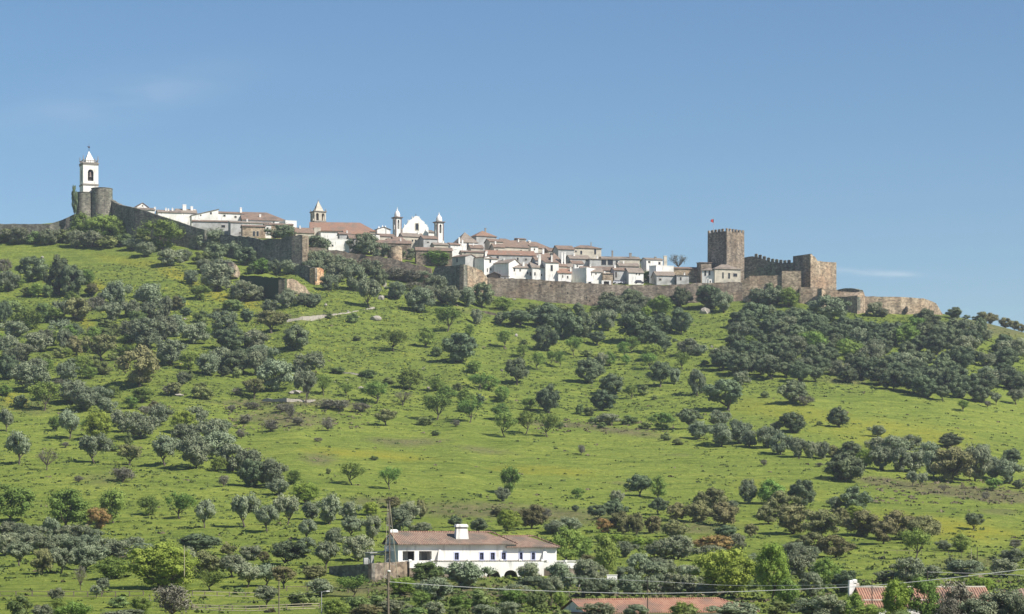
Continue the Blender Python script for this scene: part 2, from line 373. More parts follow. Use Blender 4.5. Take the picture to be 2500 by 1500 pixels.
tussocks(24000,selg,.6,M['tg'],'grass_tufts','green weedy tussocks covering the slope',21)
tussocks(2500,lambda px,row,rs:(px<1000 and row<900),.6,M['ty'],'flower_tufts','yellow flowering herbs on the slope',22)
def selb(px,row,rs):
    return (550<px<900 and 972<row<1035) or (1300<px<1650 and 1025<row<1065) or (2100<px and 1165<row<1225) or rs.uniform()<.02 or (row>1410 and px>900 and rs.uniform()<.4)
tussocks(3500,selb,.65,M['tb'],'dry_tufts','grey-brown dry herbs in the meadow strips',23)
# rocks
def rock(px,row,wpx,hpx,label,seed):
    import bmesh
    rs=random.Random(seed); bm=bmesh.new(); bmesh.ops.create_icosphere(bm,subdivisions=2,radius=1)
    s=depth_at(px,row)/F
    ax=[(rs.uniform(1,3),rs.uniform(0,6),rs.uniform(1,3)) for _ in range(4)]
    for v in bm.verts:
        k=1+sum(.12*math.sin(a*v.co.x*2+b+c_*v.co.y*2+v.co.z*3) for a,b,c_ in ax); v.co*=k
        v.co.x*=wpx*s/2; v.co.y*=wpx*s*.35; v.co.z*=hpx*s*.6
    me=bpy.data.meshes.new('rock'); bm.to_mesh(me); bm.free(); me.materials.append(M['rock']); o=bpy.data.objects.new('rock',me); COL.objects.link(o)
    o.location=G(px,row)+Vector((0,0,hpx*s*.2)); o.rotation_euler=(0,0,rs.uniform(-.5,.5)); tag(o,label,'rock','rocks lying on the slope')
for i,(px,row,w,h,l) in enumerate([(918,786,30,13,'pale stone pile on the grass below the rubble wall'),(795,748,7,7,'small white boulder right of the ruined stone block'),(880,946,14,7,'pale rock left of the leaning green tree'),
  (1260,828,8,8,'white rock beside the lone round oak'),(1738,850,9,6,'pale rock on the bare slope left of the wood'),(1748,858,8,5,'lower of two pale rocks left of the wood'),
  (1720,765,26,17,'large tan boulder between oaks under the keep'),(2116,765,8,8,'white boulder beside the round bastion foot'),(722,955,34,9,'ochre rock band beside the thicket'),(437,962,24,7,'ochre rock below the big brown oak'),
  (938,700,12,16,'tall pink rock between olives'),(1225,904,7,5,'tiny white stone left of the lone grey oak'),(103,628,9,6,'pale stone in the upper left meadow'),(930,735,16,14,'speckled boulder at the top of the rubble wall'),
  (1045,945,8,6,'white stone left of the central thicket'),(452,778,10,4,'white stone on the yellow slope'),(1255,731,9,4,'pale stone under the long town wall'),(1500,958,14,9,'dark boulder in the middle slope')]):
    rock(px,row,w,h,l,i)
rr_=random.Random(8)
for i in range(26):
    px,row=rr_.uniform(300,1750),rr_.uniform(740,960)
    rock(px,row,rr_.uniform(3,7),rr_.uniform(2,4),'small pale stone poking out of the upper slope grass',100+i)
# ---------- sky, sun, camera ----------
SUN_AZ, SUN_EL = 32.0, 44.0
sv=Vector((math.cos(R_(SUN_EL))*math.cos(R_(SUN_AZ)), -math.cos(R_(SUN_EL))*math.sin(R_(SUN_AZ)), math.sin(R_(SUN_EL))))
ld=bpy.data.lights.new('sun','SUN'); ld.energy=5.0; ld.angle=R_(.53); ld.color=(1,.955,.88)
lo=bpy.data.objects.new('sun',ld); COL.objects.link(lo); lo.rotation_euler=sv.to_track_quat('Z','Y').to_euler(); lo.location=(300,-200,400)
w=bpy.data.worlds.new('World'); SC.world=w; w.use_nodes=True; N=w.node_tree.nodes; L=w.node_tree.links; bg=N['Background']
sky=N.new('ShaderNodeTexSky'); sky.sky_type='NISHITA'; sky.sun_disc=False; sky.sun_elevation=R_(SUN_EL); sky.sun_rotation=math.atan2(sv.x,sv.y)
sky.altitude=200; sky.air_density=1.0; sky.dust_density=SKY_DUST; sky.ozone_density=SKY_OZ
bg.inputs['Strength'].default_value=SKY_STR
tc=N.new('ShaderNodeTexCoord'); sx=N.new('ShaderNodeSeparateXYZ'); L.new(tc.outputs['Generated'],sx.inputs[0])
def wm(op,a_,b_=0.0,cl=False):
    m=N.new('ShaderNodeMath'); m.operation=op; m.use_clamp=cl
    for s,v in ((0,a_),(1,b_)):
        if isinstance(v,(int,float)): m.inputs[s].default_value=v
        else: L.new(v,m.inputs[s])
    return m.outputs[0]
u=wm('DIVIDE',sx.outputs[0],wm('MAXIMUM',sx.outputs[1],.05)); v_=wm('DIVIDE',sx.outputs[2],wm('MAXIMUM',sx.outputs[1],.05))
def streak(px,row,rx,ry,slope,amp,ns,thr):
    cu=(px-1250)/F; cv=(HZ-row)/F
    du=wm('DIVIDE',wm('SUBTRACT',u,cu),rx/F); dv=wm('DIVIDE',wm('SUBTRACT',wm('SUBTRACT',v_,cv),wm('MULTIPLY',wm('SUBTRACT',u,cu),slope)),ry/F)
    r2=wm('ADD',wm('MULTIPLY',du,du),wm('MULTIPLY',dv,dv)); e=wm('EXPONENT',wm('MULTIPLY',r2,-1.0))
    n=N.new('ShaderNodeTexNoise'); n.inputs['Scale'].default_value=ns; n.inputs['Detail'].default_value=5
    cb=N.new('ShaderNodeCombineXYZ'); L.new(u,cb.inputs[0]); L.new(wm('MULTIPLY',v_,4.0),cb.inputs[1]); L.new(cb.outputs[0],n.inputs['Vector'])
    k=wm('MULTIPLY',wm('SUBTRACT',n.outputs['Fac'],thr),3.0,True)
    return wm('MULTIPLY',wm('MULTIPLY',e,k),amp)
cl=wm('ADD',streak(300,240,260,55,.2,.13,22,.25),wm('ADD',streak(2150,667,120,7,-.06,.42,60,.3),streak(620,460,200,30,.1,.06,20,.3)))
mx=N.new('ShaderNodeMix'); mx.data_type='RGBA'; L.new(cl,mx.inputs['Factor']); 
hs=N.new('ShaderNodeHueSaturation'); hs.inputs['Saturation'].default_value=SKY_SAT; L.new(sky.outputs[0],hs.inputs['Color']); 
L.new(hs.outputs['Color'],mx.inputs[6]); mx.inputs[7].default_value=(*SKY_CLOUD,1)
L.new(mx.outputs[2],bg.inputs['Color'])
cd=bpy.data.cameras.new('camera'); cam=bpy.data.objects.new('camera',cd); COL.objects.link(cam); cam.location=(0,0,0); cam.rotation_euler=(R_(90),0,0)
cd.sensor_width=36; cd.sensor_fit='HORIZONTAL'; cd.lens=F/2500*36; cd.shift_y=(HZ-750)/2500; cd.clip_start=1; cd.clip_end=9000; SC.camera=cam
SC.view_settings.view_transform='Standard'; SC.view_settings.look='None'; SC.view_settings.gamma=1; SC.view_settings.exposure=EXPO
SC.cycles.max_bounces=5; SC.cycles.diffuse_bounces=2; SC.cycles.transmission_bounces=3; SC.cycles.use_denoising=True

# ---------- the air between camera and hill ----------
hx=MB(); hx.box(-1990,1990,-900,2300,-14,190); hm_=bpy.data.materials.new('haze'); hm_.use_nodes=True; N=hm_.node_tree.nodes; L=hm_.node_tree.links
for n in list(N):
    if n.type=='BSDF_PRINCIPLED': N.remove(n)
pv=N.new('ShaderNodeVolumePrincipled'); pv.inputs['Density'].default_value=HAZE; pv.inputs['Color'].default_value=(.82,.90,1,1); pv.inputs['Anisotropy'].default_value=.2
L.new(pv.outputs[0],N['Material Output'].inputs['Volume']); hz_=hx.build('haze',hm_); hz_['kind']='stuff'; hz_['label']='thin pale air haze over the hillside'; hz_['category']='haze'
# ---------- facade frame helper ----------
class Face:
    """vertical plane starting at (px0, Y0) turned by yaw; converts photo columns/rows on that plane to local metres"""
    def __init__(s, px0, Y0, yaw, rowref):
        s.px0,s.Y0,s.yaw=px0,Y0,R_(yaw); s.X0=(px0-1250)/F*Y0; s.z0=(HZ-rowref)/F*Y0; s.c,s.s=math.cos(s.yaw),math.sin(s.yaw)
    def lx(s, px, y=0):
        u=(px-1250)/F; X0=s.X0-s.s*y; Y0=s.Y0+s.c*y
        return (u*Y0-X0)/(s.c-u*s.s)
    def lz(s, row, l=0, y=0): return (HZ-row)/F*(s.Y0+l*s.s+y*s.c)-s.z0
    def loc(s): return (s.X0,s.Y0,s.z0)
def roof_mesh(kind, W, D, ze, rh, ov, th=.18, hipr=1, hipl=0, gface=True):
    m=MB(); x0,x1,y0,y1=-ov,W+ov,-ov,D+ov
    if kind=='g': # ridge along x
        m.hexa([(x0,y0,ze-th),(x1,y0,ze-th),(x1,D/2,ze+rh-th),(x0,D/2,ze+rh-th),(x0,y0,ze),(x1,y0,ze),(x1,D/2,ze+rh),(x0,D/2,ze+rh)])
        m.hexa([(x0,D/2,ze+rh-th),(x1,D/2,ze+rh-th),(x1,y1,ze-th),(x0,y1,ze-th),(x0,D/2,ze+rh),(x1,D/2,ze+rh),(x1,y1,ze),(x0,y1,ze)])
    elif kind=='f': # gable facing front
        m.hexa([(x0,y0,ze-th),(W/2,y0,ze+rh-th),(W/2,y1,ze+rh-th),(x0,y1,ze-th),(x0,y0,ze),(W/2,y0,ze+rh),(W/2,y1,ze+rh),(x0,y1,ze)])
        m.hexa([(W/2,y0,ze+rh-th),(x1,y0,ze-th),(x1,y1,ze-th),(W/2,y1,ze+rh-th),(W/2,y0,ze+rh),(x1,y0,ze),(x1,y1,ze),(W/2,y1,ze+rh)])
    elif kind=='s': # shed rising to the back
        m.hexa([(x0,y0,ze-th),(x1,y0,ze-th),(x1,y1,ze+rh-th),(x0,y1,ze+rh-th),(x0,y0,ze),(x1,y0,ze),(x1,y1,ze+rh),(x0,y1,ze+rh)])
    elif kind=='r': # shed rising to the right
        m.hexa([(x0,y0,ze-th),(x1,y0,ze+rh-th),(x1,y1,ze+rh-th),(x0,y1,ze-th),(x0,y0,ze),(x1,y0,ze+rh),(x1,y1,ze+rh),(x0,y1,ze)])
    elif kind in('h','p'):
        k=min(D/2,W/2); a=k if kind=='p' or hipl else 0; b=k if kind=='p' or hipr else 0
        xa,xb=(W/2-.05,W/2+.05) if kind=='p' else (a,W-b)
        if kind!='p' and not hipl: xa=x0
        if kind!='p' and not hipr: xb=x1
        v=[(x0,y0,ze),(x1,y0,ze),(x1,y1,ze),(x0,y1,ze),(xa,D/2,ze+rh),(xb,D/2,ze+rh),(x0,y0,ze-th),(x1,y0,ze-th),(x1,y1,ze-th),(x0,y1,ze-th)]
        m.add(v,[(0,1,5,4),(2,3,4,5),(1,2,5)]+([(3,0,4)] if gface or hipl else [])+[(6,9,8,7),(0,6,7,1),(1,7,8,2),(2,8,9,3),(3,9,6,0)])
    return m
def chimney(mb, x, y, z0, z1, w, d=None):
    d=d or w*.7
    mb.box(x-w/2,x+w/2,y-d/2,y+d/2,z0,z1-.28,.03,.03)
    mb.box(x-w/2-.08,x+w/2+.08,y-d/2-.08,y+d/2+.08,z1-.28,z1-.16)
    mb.box(x-w/2+.05,x+w/2-.05,y-d/2+.05,y+d/2-.05,z1-.16,z1,.06,.06)
hr=random.Random(4)
def house(label, x0, x1, eave, base, yaw=20, D=7, roof='g', rh=1.3, wall='white', tile='tile', win=(), chim=(), Y=None, door=None, hipl=0, hipr=1, bury=5, ov=.35, name='house', cat='house', group='houses of the walled town'):
    if Y is None: Y=depth_at((x0+x1)/2, base)
    f=Face(x0,Y,yaw,base); W=f.lx(x1); H=f.lz(eave,W/2)
    r=empty(name,f.loc(),f.yaw,label,cat,group)
    if name=='house' and roof in 'ghs': rh*=1.25
    m=MB()
    if roof in('g','h','p','s','f','r','n'):
        top=[H]*4
        if roof=='s': top=[H,H,H+rh,H+rh]
        if roof=='r': top=[H,H+rh,H+rh,H]
        e=.1 if roof!='n' else 0
        m.hexa([(0,0,-bury),(W,0,-bury),(W,D,-bury),(0,D,-bury)]+[(q[0],q[1],t-e) for q,t in zip([(0,0),(W,0),(W,D),(0,D)],top)])
        if roof=='g':
            for xx in (0,W-.25): m.add([(xx,0.02,H-.12),(xx+.25,0.02,H-.12),(xx+.25,D-.02,H-.12),(xx,D-.02,H-.12),(xx,D/2,H+rh-.19),(xx+.25,D/2,H+rh-.19)],[(0,1,5,4),(2,3,4,5),(1,2,5),(3,0,4)])
        if roof=='f':
            for yy in (0,D-.25): m.add([(.02,yy,H-.12),(W-.02,yy,H-.12),(W-.02,yy+.25,H-.12),(.02,yy+.25,H-.12),(W/2,yy,H+rh-.19),(W/2,yy+.25,H+rh-.19)],[(0,1,4),(1,2,5,4),(2,3,5),(3,0,4,5)])
        if roof=='n':
            m.box(-.06,W+.06,-.06,.18,H-.001,H+.22); m.box(-.06,W+.06,D-.18,D+.06,H-.001,H+.22); m.box(-.06,.18,.18,D-.18,H-.001,H+.22); m.box(W-.18,W+.06,.18,D-.18,H-.001,H+.22)
    wl=m.build('wall',M[wall],r)
    rf=None
    if roof!='n': rf=roof_mesh(roof,W,D,H,rh,ov,hipl=hipl,hipr=hipr).build('roof',M[tile],r)
    for px,row,w,h in win:
        l=f.lx(px); z=f.lz(row,l); s=(f.Y0)/F; w*=s; h*=s; m=MB()
        b=.10
        m.box(l-w/2-b,l-w/2,-.05,.02,z-h/2-b,z+h/2+b); m.box(l+w/2,l+w/2+b,-.05,.02,z-h/2-b,z+h/2+b); m.box(l-w/2,l+w/2,-.05,.02,z+h/2,z+h/2+b); m.box(l-w/2,l+w/2,-.08,.02,z-h/2-b,z-h/2)
        fr=m.build('window',M['cream'],r); q=MB(); q.box(l-w/2,l+w/2,-.02,.01,z-h/2,z+h/2); q.build('pane',M['dark'],fr)
    if door:
        px,row,w,h=door; l=f.lx(px); z=f.lz(row,l); s=f.Y0/F; w*=s;h*=s; m=MB(); m.box(l-w/2,l+w/2,-.04,.02,z-h/2,z+h/2); m.build('door',M['shade'],r)
    if not chim and name=='house' and roof in 'ghs' and W>3.5 and D>=5 and hr.random()<.5:
        l=W*hr.choice((.18,.3,.75,.85)); m=MB(); yy=D*.4; chimney(m,l,yy,H-.2,H+rh*(.85 if roof!='s' else .5)+hr.uniform(.7,1.2),hr.uniform(.5,.8)); m.build('chimney',M['white'],rf)
    for c in chim:
        px,tr,w=c[:3]; yy=c[3] if len(c)>3 else D*.35; l=f.lx(px,yy); z=f.lz(tr,l,yy); m=MB(); chimney(m,l,yy,H-.3,z,w*f.Y0/F)
        m.build('chimney',M['white' if len(c)<5 else c[4]],rf or wl)
    return r,f,W,H
def ribbon(name, label, cat, pts, matl='stone', thick=2.0, jag=.12, step=1.6, seed=0, merlon=None, parent=None, group=None, bury=1.5):
    """masonry wall through (px, top row, bottom row, depth)"""
    rs=random.Random(seed); org=P(pts[0][0],pts[0][2],pts[0][3])
    if parent is None:
        r=bpy.data.objects.new(name,None); COL.objects.link(r); r.location=org; tag(r,label,cat,group)
    else: r=parent; org=parent.location
    T=[];B=[]
    for a,b in zip(pts[:-1],pts[1:]):
        ta,tb=P(a[0],a[1],a[3]),P(b[0],b[1],b[3]); ba,bb=P(a[0],a[2],a[3]),P(b[0],b[2],b[3]); n=max(1,int((ta-tb).length/step))
        for i in range(n): T.append(ta.lerp(tb,i/n)+Vector((0,0,rs.uniform(-jag,jag)))); B.append(ba.lerp(bb,i/n)-Vector((0,0,bury)))
    T.append(tb);B.append(bb); n=len(T); mb=MB(); vs=[]
    def off(i):
        d=T[min(i+1,n-1)]-T[max(i-1,0)]; d.z=0; d.normalize(); return Vector((-d.y,d.x,0))*thick if d.x>=0 else Vector((d.y,-d.x,0))*thick
    for i in range(n):
        o=off(i); o=o if o.y>0 else -o
        vs+= [B[i]-org,T[i]-org,T[i]+o-org,B[i]+o-org]
    fs=[]
    for i in range(n-1):
        k=4*i
        for a,b in ((0,1),(1,2),(2,3),(3,0)): fs.append((k+a,k+4+a,k+4+b,k+b))
    fs+= [(0,1,2,3),(4*n-1,4*n-2,4*n-3,4*n-4)]
    mb.add(vs,fs); mb.build('wall' if name!='ruin' else 'masonry',M[matl],r)
    if merlon:
        mw,gap,mh,px_from,px_to=merlon; d=0; L_=[0]
        for i in range(n-1): L_.append(L_[-1]+(T[i+1]-T[i]).length)
        s=0
        while s<L_[-1]-mw:
            i=max(j for j in range(n) if L_[j]<=s); 
            if i<n-1:
                p=T[i].lerp(T[i+1],(s-L_[i])/max(L_[i+1]-L_[i],1e-6)); pc=1250+F*p.x/p.y
                if px_from<=pc<=px_to:
                    dr=(T[i+1]-T[i]); dr.z=0; dr.normalize(); nn=Vector((-dr.y,dr.x,0)); nn=nn if nn.y>0 else -nn
                    q=MB(); p=p-org; e=p+dr*mw; z0=p.z-.3; z1=p.z+mh
                    c4=[p,e,e+nn*.6,p+nn*.6]; q.hexa([(v.x,v.y,z0) for v in c4]+[(v.x,v.y,z1-.25) for v in c4])
                    q.hexa([(v.x,v.y,z1-.25) for v in c4]+[(lerp(v.x,(c4[0].x+c4[2].x)/2,.35),lerp(v.y,(c4[0].y+c4[2].y)/2,.35),z1) for v in c4])
                    q.build('merlon',M[matl],r)
            s+=mw+gap
    return r
# ---------- town walls ----------
ribbon('town_wall','low dark parapet wall left of the bell tower','wall',[(-160,547,575,1062),(0,547,575,1058),(122,547,575,1054),(160,534,574,1056),(192,518,574,1055)],'stoneg',seed=1,group='stretches of the town wall')
ribbon('town_wall','long dark wall sloping down right of the bell tower','wall',[(268,488,578,1057),(290,500,580,1050),(330,508,578,1041),(400,530,588,1034),(482,557,606,1025),(500,562,612,1023)],'stoneg',seed=2,group='stretches of the town wall')
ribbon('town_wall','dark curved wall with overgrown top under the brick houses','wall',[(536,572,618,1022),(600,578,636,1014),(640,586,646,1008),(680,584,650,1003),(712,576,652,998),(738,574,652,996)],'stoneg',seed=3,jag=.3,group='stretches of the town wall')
ribbon('town_wall','narrow sunlit end face of the dark curved wall','wall',[(738,575,652,996),(742,577,655,1006)],'stonet',seed=4,group='stretches of the town wall')  # end of the same wall, its sunlight painted as paler stone
ribbon('town_wall','brown crumbling wall below the twin-towered church','wall',[(742,604,655,1009),(785,607,660,1009),(860,618,668,1007),(960,632,682,1004),(1052,655,702,1001)],'stone',seed=5,jag=.35,group='stretches of the town wall')
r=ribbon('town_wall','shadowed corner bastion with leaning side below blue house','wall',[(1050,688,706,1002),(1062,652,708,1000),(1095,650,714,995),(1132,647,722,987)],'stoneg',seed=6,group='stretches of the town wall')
ribbon('town_wall','sunlit side of the corner bastion right of its shaded face','wall',[(1132,645,722,987),(1150,650,726,992),(1176,660,728,997),(1190,678,730,999)],'stonet',seed=7,jag=.3,group='stretches of the town wall')  # same bastion; sun and shade split between pale and dark stone
r=ribbon('town_wall','long straight sunlit town wall under the white houses','wall',[(1190,678,730,999),(1300,682,738,1000),(1400,689,746,1001),(1500,696,750,1003),(1620,697,748,1005),(1700,692,744,1006),(1760,690,742,1007),(1825,688,740,1008)],'stone',seed=8,jag=.2,group='stretches of the town wall')
for a,b_ in ((1386,716),(1432,727),(1440,735),(1318,697),(1345,698),(1372,699)):
    yw=float(np.interp(a,[1190,1300,1400,1500],[998,1000,1001,1003])); q=MB(); p=P(a,b_,yw)-r.location; q.box(p.x-.3,p.x+.3,p.y-.06,p.y+.5,p.z-.45,p.z+.45); q.build('drain_hole',M['shade'],r)  # dark blocks standing for the shade inside the holes
ribbon('town_wall','bright upper wall right of the villa under the crenellations','wall',[(1808,688,738,1008),(1830,674,738,1007),(1907,673,735,1006),(1909,662,735,1005),(1956,662,735,1004.5)],'stonet',seed=9,jag=.08,group='stretches of the town wall')
ribbon('town_wall','low wall below the bright castle corner tower','wall',[(1952,701,745,1003),(1985,703,745,1002),(2000,706,750,1002),(2045,708,756,1002)],'stonet',seed=10,jag=.15,group='stretches of the town wall')
ribbon('castle_wall','dark crenellated castle wall sagging between keep and corner tower','castle wall',[(1812,630,690,1032),(1836,626,690,1029),(1850,629,690,1027),(1880,639,690,1024),(1910,643,690,1020),(1938,641,690,1016)],'stoneg',seed=11,jag=.05,merlon=(1.35,.75,1.25,1835,1937))
# corner tower
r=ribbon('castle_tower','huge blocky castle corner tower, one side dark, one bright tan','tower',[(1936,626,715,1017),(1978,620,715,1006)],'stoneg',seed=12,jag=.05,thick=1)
ribbon('x','','',[(1979,620,742,1005.8),(1990,628,742,1007.2),(1996,638,742,1008),(2042,641,742,1014)],'stonet',seed=13,jag=.12,thick=5,parent=r)  # one tower: sunlit face coloured paler, shaded face darker
for o in r.children: pass
r=ribbon('buttress','small sunlit buttress with dark triangular side by the corner tower','buttress',[(1990,730,748,999),(2006,704,748,997.5)],'stoneg',seed=14,jag=.02,thick=.6)  # triangular shadow drawn as a darker stone face
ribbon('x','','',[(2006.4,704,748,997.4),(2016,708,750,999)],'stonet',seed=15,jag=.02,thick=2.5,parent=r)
ribbon('town_wall','small dark wall on the skyline right of the corner tower','wall',[(2043,708,722,1016),(2062,704,722,1013),(2080,704,722,1010),(2098,708,725,1006)],'stoneg',seed=16,jag=.15,group='stretches of the town wall')
ribbon('town_wall','light wall band right of the corner tower','wall',[(2040,712,742,1003),(2070,713,742,1003),(2100,716,760,1003)],'stonet',seed=17,jag=.08,group='stretches of the town wall')
ribbon('town_wall','dark green-stained wall face below the light band','wall',[(2020,728,756,1004),(2050,725,757,999),(2093,725,758,992)],'stoneg',seed=18,jag=.05,group='stretches of the town wall')
r=ribbon('bastion','long rounded tan bastion at the right end of the walls','bastion',[(2093,722,760,992),(2108,712,762,995),(2112,724,764,996),(2200,725,768,998),(2255,729,772,1003),(2285,740,776,1010),(2304,772,780,1016)],'stonet',seed=19,jag=.12,thick=5)
q=MB(); p=P(2212,757,999)-r.location; q.hexa([(p.x-.8,p.y-2,p.z-1),(p.x+.5,p.y-2,p.z-1),(p.x+.5,p.y+1,p.z-1),(p.x-.8,p.y+1,p.z-1),(p.x-.3,p.y-2,p.z+1.2),(p.x+.3,p.y-2,p.z+1.2),(p.x+.3,p.y+1,p.z+1.2),(p.x-.3,p.y+1,p.z+1.2)]); q.build('opening',M['shade'],r)  # dark block in place of the shade of a hollow
# ---------- keep ----------
f=Face(1774,1023,42,700); w=f.lx(1818); H=f.lz(566,0)
k=empty('castle_keep',f.loc(),f.yaw,'tall square stone keep with battlements and a flag','keep')
m=MB(); m.hexa([(0,0,-4),(w,0,-4),(w,w,-4),(0,w,-4),(0.12,.12,H),(w-.12,.12,H),(w-.12,w-.12,H),(.12,w-.12,H)]); m.build('wall',M['stone'],k)
m=MB()
for a in (0,1):
    for b in (0,1):
        if a: m.box(.12,w-.12,b*(w-.8)+.1,b*(w-.8)+.62,H-.002,H+.3)
        else: m.box(b*(w-.8)+.1,b*(w-.8)+.62,.63,w-.71,H-.002,H+.3)
m.build('parapet',M['stone'],k)
n=6; st=(w-.24)/(n-.42)
for i in range(n):
    for side in range(4):
        if side in(2,3) and i in(0,n-1): continue
        a=.12+i*st; q=MB(); d=w-.72
        if side==0: bx=(a,a+st*.58,.1,.7)
        if side==1: bx=(a,a+st*.58,d,d+.6)
        if side==2: bx=(.1,.7,a,a+st*.58)
        if side==3: bx=(d,d+.6,a,a+st*.58)
        q.bevbox(*bx,H+.3,H+1.55,.15); q.build('merlon',M['stone'],k)
fp=P(1742.5,562,1030)
fr=empty('flagpole',fp,0,'thin flagpole with small red flag on the keep','flagpole')
m=MB(); m.tube([(0,0,-1.5),(0,0,5.6)],[.09,.05],6); m.build('pole',M['metal'],fr)
m=MB(); vs=[]
for i in range(7):
    x=-i*.22; y=.12*math.sin(i*1.1); vs+=[(x,y,3.0+.1*i),(x,y,4.7-.05*i),(x,y+.02,4.7-.05*i),(x,y+.02,3.0+.1*i)]
fs=[]
for i in range(6):
    kk=4*i
    for a,b in ((0,1),(1,2),(2,3),(3,0)): fs.append((kk+a,kk+4+a,kk+4+b,kk+b))
m.add(vs,fs); m.build('flag',M['flag'],fr)
# ---------- bell tower (left) ----------
def belfry(f, w, z0, z1, T, ops, name, matl, parent, sides=4):
    """four walls with real arched openings round a w x w tower"""
    m=MB(); n0=len(m.v)
    m.open_wall(w, z1, T, ops, z0=z0, y0=0)
    m.open_wall(w, z1, T, ops, z0=z0, y0=w-T)
    t=MB(); t.open_wall(w-2*T, z1, T, [(a-T,b-T,c,d,e) for a,b,c,d,e in ops], z0=z0)
    v=t.v; 
    m.add([(y,x+T,z) for x,y,z in v],[tuple(reversed(q)) for q in t.f]); m.add([(w-T+y,x+T,z) for x,y,z in v],[tuple(reversed(q)) for q in t.f])
    return m.build(name,M[matl],parent)
f=Face(203,1057,23,540); w=f.lx(240); 
bt=empty('bell_tower',f.loc(),f.yaw,'tall white bell tower with pyramid spire on the left','bell tower')
s=1057/F
z=lambda row: f.lz(row)
m=MB(); m.box(0,w,0,w,-5,z(452)); m.build('shaft',M['white'],bt)
m=MB(); m.box(-.22,w+.22,-.22,w+.22,z(452),z(448)); m.build('cornice',M['granite'],bt)
ow=13*s/math.cos(f.yaw)
belfry(f,w,z(448),z(402),.8,[(w*.5-ow/2-.05,w*.5+ow/2,z(441),z(413),True)],'belfry','white',bt)
m=MB(); m.box(1.2,w-1.2,1.2,w-1.2,z(448)+.01,z(404)); m.build('bell_chamber',M['shade'],bt)  # dark block standing in for the shade inside the belfry
m=MB(); m.lathe([(.15,z(418)),(.35,z(420)),(.45,z(428)),(.62,z(431))],12,w/2,1.0); m.build('bell',M['trimdark'],bt)
m=MB(); m.box(-.15,w+.15,-.15,w+.15,z(402),z(399)); m.box(-.32,w+.32,-.32,w+.32,z(399),z(396)); m.build('cornice',M['granite'],bt)
m=MB()
for i in range(4):
    a=[(0,.3,w),(w,.3,w)][0]
for i in range(7):
    for sd in (0,1):
        q=.1+i*(w-.4)/6; m.box(q,q+.18,sd*(w-.2),sd*(w-.2)+.18,z(396),z(391)); 
        if 0<i<6: m.box(sd*(w-.2),sd*(w-.2)+.18,q,q+.18,z(396),z(391))
m.box(0,w,-.02,.2,z(391),z(390)); m.box(0,w,w-.2,w,z(391),z(390)); m.box(-.02,.2,.21,w-.21,z(391),z(390)); m.box(w-.2,w+.02,.21,w-.21,z(391),z(390))
m.build('balustrade',M['granite'],bt)
for a in (.1,w-.1):
    for b in (.1,w-.1):
        m=MB(); m.lathe([(.2,z(391)),(.28,z(389)),(.12,z(386)),(.2,z(384)),(.03,z(378))],8,a,b); m.build('pinnacle',M['granite'],bt)
m=MB(); e=w*.22; m.box(e,w-e,e,w-e,z(396),z(390),.05,.05); c=w/2; t=z(366); b=z(390)
m.add([(e,e,b),(w-e,e,b),(w-e,w-e,b),(e,w-e,b),(c-.12,c-.12,t),(c+.12,c-.12,t),(c+.12,c+.12,t),(c-.12,c+.12,t)],[(0,1,5,4),(1,2,6,5),(2,3,7,6),(3,0,4,7),(4,5,6,7)]); m.build('spire',M['white'],bt)
m=MB(); m.tube([(c,c,z(367)),(c,c,z(346))],[.1,.04],6); m.lathe([(.05,z(358.5)),(.33,z(357)),(.33,z(355.5)),(.05,z(354))],8,c,c); m.box(c-.7,c+.5,c-.03,c+.03,z(356),z(354)); m.build('weather_vane',M['shade'],bt)
# round bastions under it
def round_tower(label,pxc,wpx,top,base,Y,matl):
    p=P(pxc,base,Y); Rr=wpx/2*Y/F; H=(base-top)/F*Y; r=empty('bastion',p,0,label,'bastion'); m=MB(); n=28
    rs=random.Random(int(pxc)); base_i=0; prof=[(Rr*1.05,-3),(Rr,0),(Rr,H*.5),(Rr*.98,H-.2)]
    m.lathe(prof,n); 
    for j in range(n):
        k=3*n+j; x,y,zz=m.v[k]; m.v[k]=(x,y,zz+rs.uniform(-.2,.2))
    m.build('masonry',M[matl],r); m=MB(); m.lathe([(Rr*1.02,H-.02),(Rr*1.02,H+.15),(Rr*.8,H+.16)],n); m.build('coping',M['stoneg'],r); return r
round_tower('low round stone bastion directly under the bell tower',205,40,472,585,1056,'stoneg')
round_tower('round stone bastion right of the bell tower, slightly taller',249,52,462,585,1057,'stoneg')
# ---------- church with stone spire ----------
f=Face(768,1072,25,575); s=1072/F; w=f.lx(796); z=lambda row:f.lz(row)
ch=empty('church_tower',f.loc(),f.yaw,'weathered square church tower with stone pyramid spire','church tower')
m=MB(); m.box(0,w,0,w,-6,z(541)); m.build('shaft',M['cream'],ch)
m=MB(); m.box(-.15,w+.15,-.15,w+.15,z(541),z(539)); m.box(-.12,w+.12,-.12,w+.12,z(518),z(516.5)); m.box(-.35,w+.35,-.35,w+.35,z(516.5),z(514.5)); m.build('cornice',M['granite'],ch)
q=w/2
belfry(f,w,z(539),z(518),.7,[(q*.5-.65,q*.5+.65,z(538),z(520),True),(q*1.5-.65,q*1.5+.65,z(538),z(520),True)],'belfry','cream',ch)
m=MB(); m.box(1.1,w-1.1,1.1,w-1.1,z(539)+.01,z(519)); m.build('bell_chamber',M['trimdark'],ch)  # dark core painting the belfry interior as shaded
m=MB(); e=w*.14; c=w/2; b=z(514.5); t=z(489); m.add([(e,e,b),(w-e,e,b),(w-e,w-e,b),(e,w-e,b),(c-.1,c-.1,t),(c+.1,c-.1,t),(c+.1,c+.1,t),(c-.1,c+.1,t)],[(0,1,5,4),(1,2,6,5),(2,3,7,6),(3,0,4,7),(4,5,6,7)]); m.build('spire',M['cream'],ch)
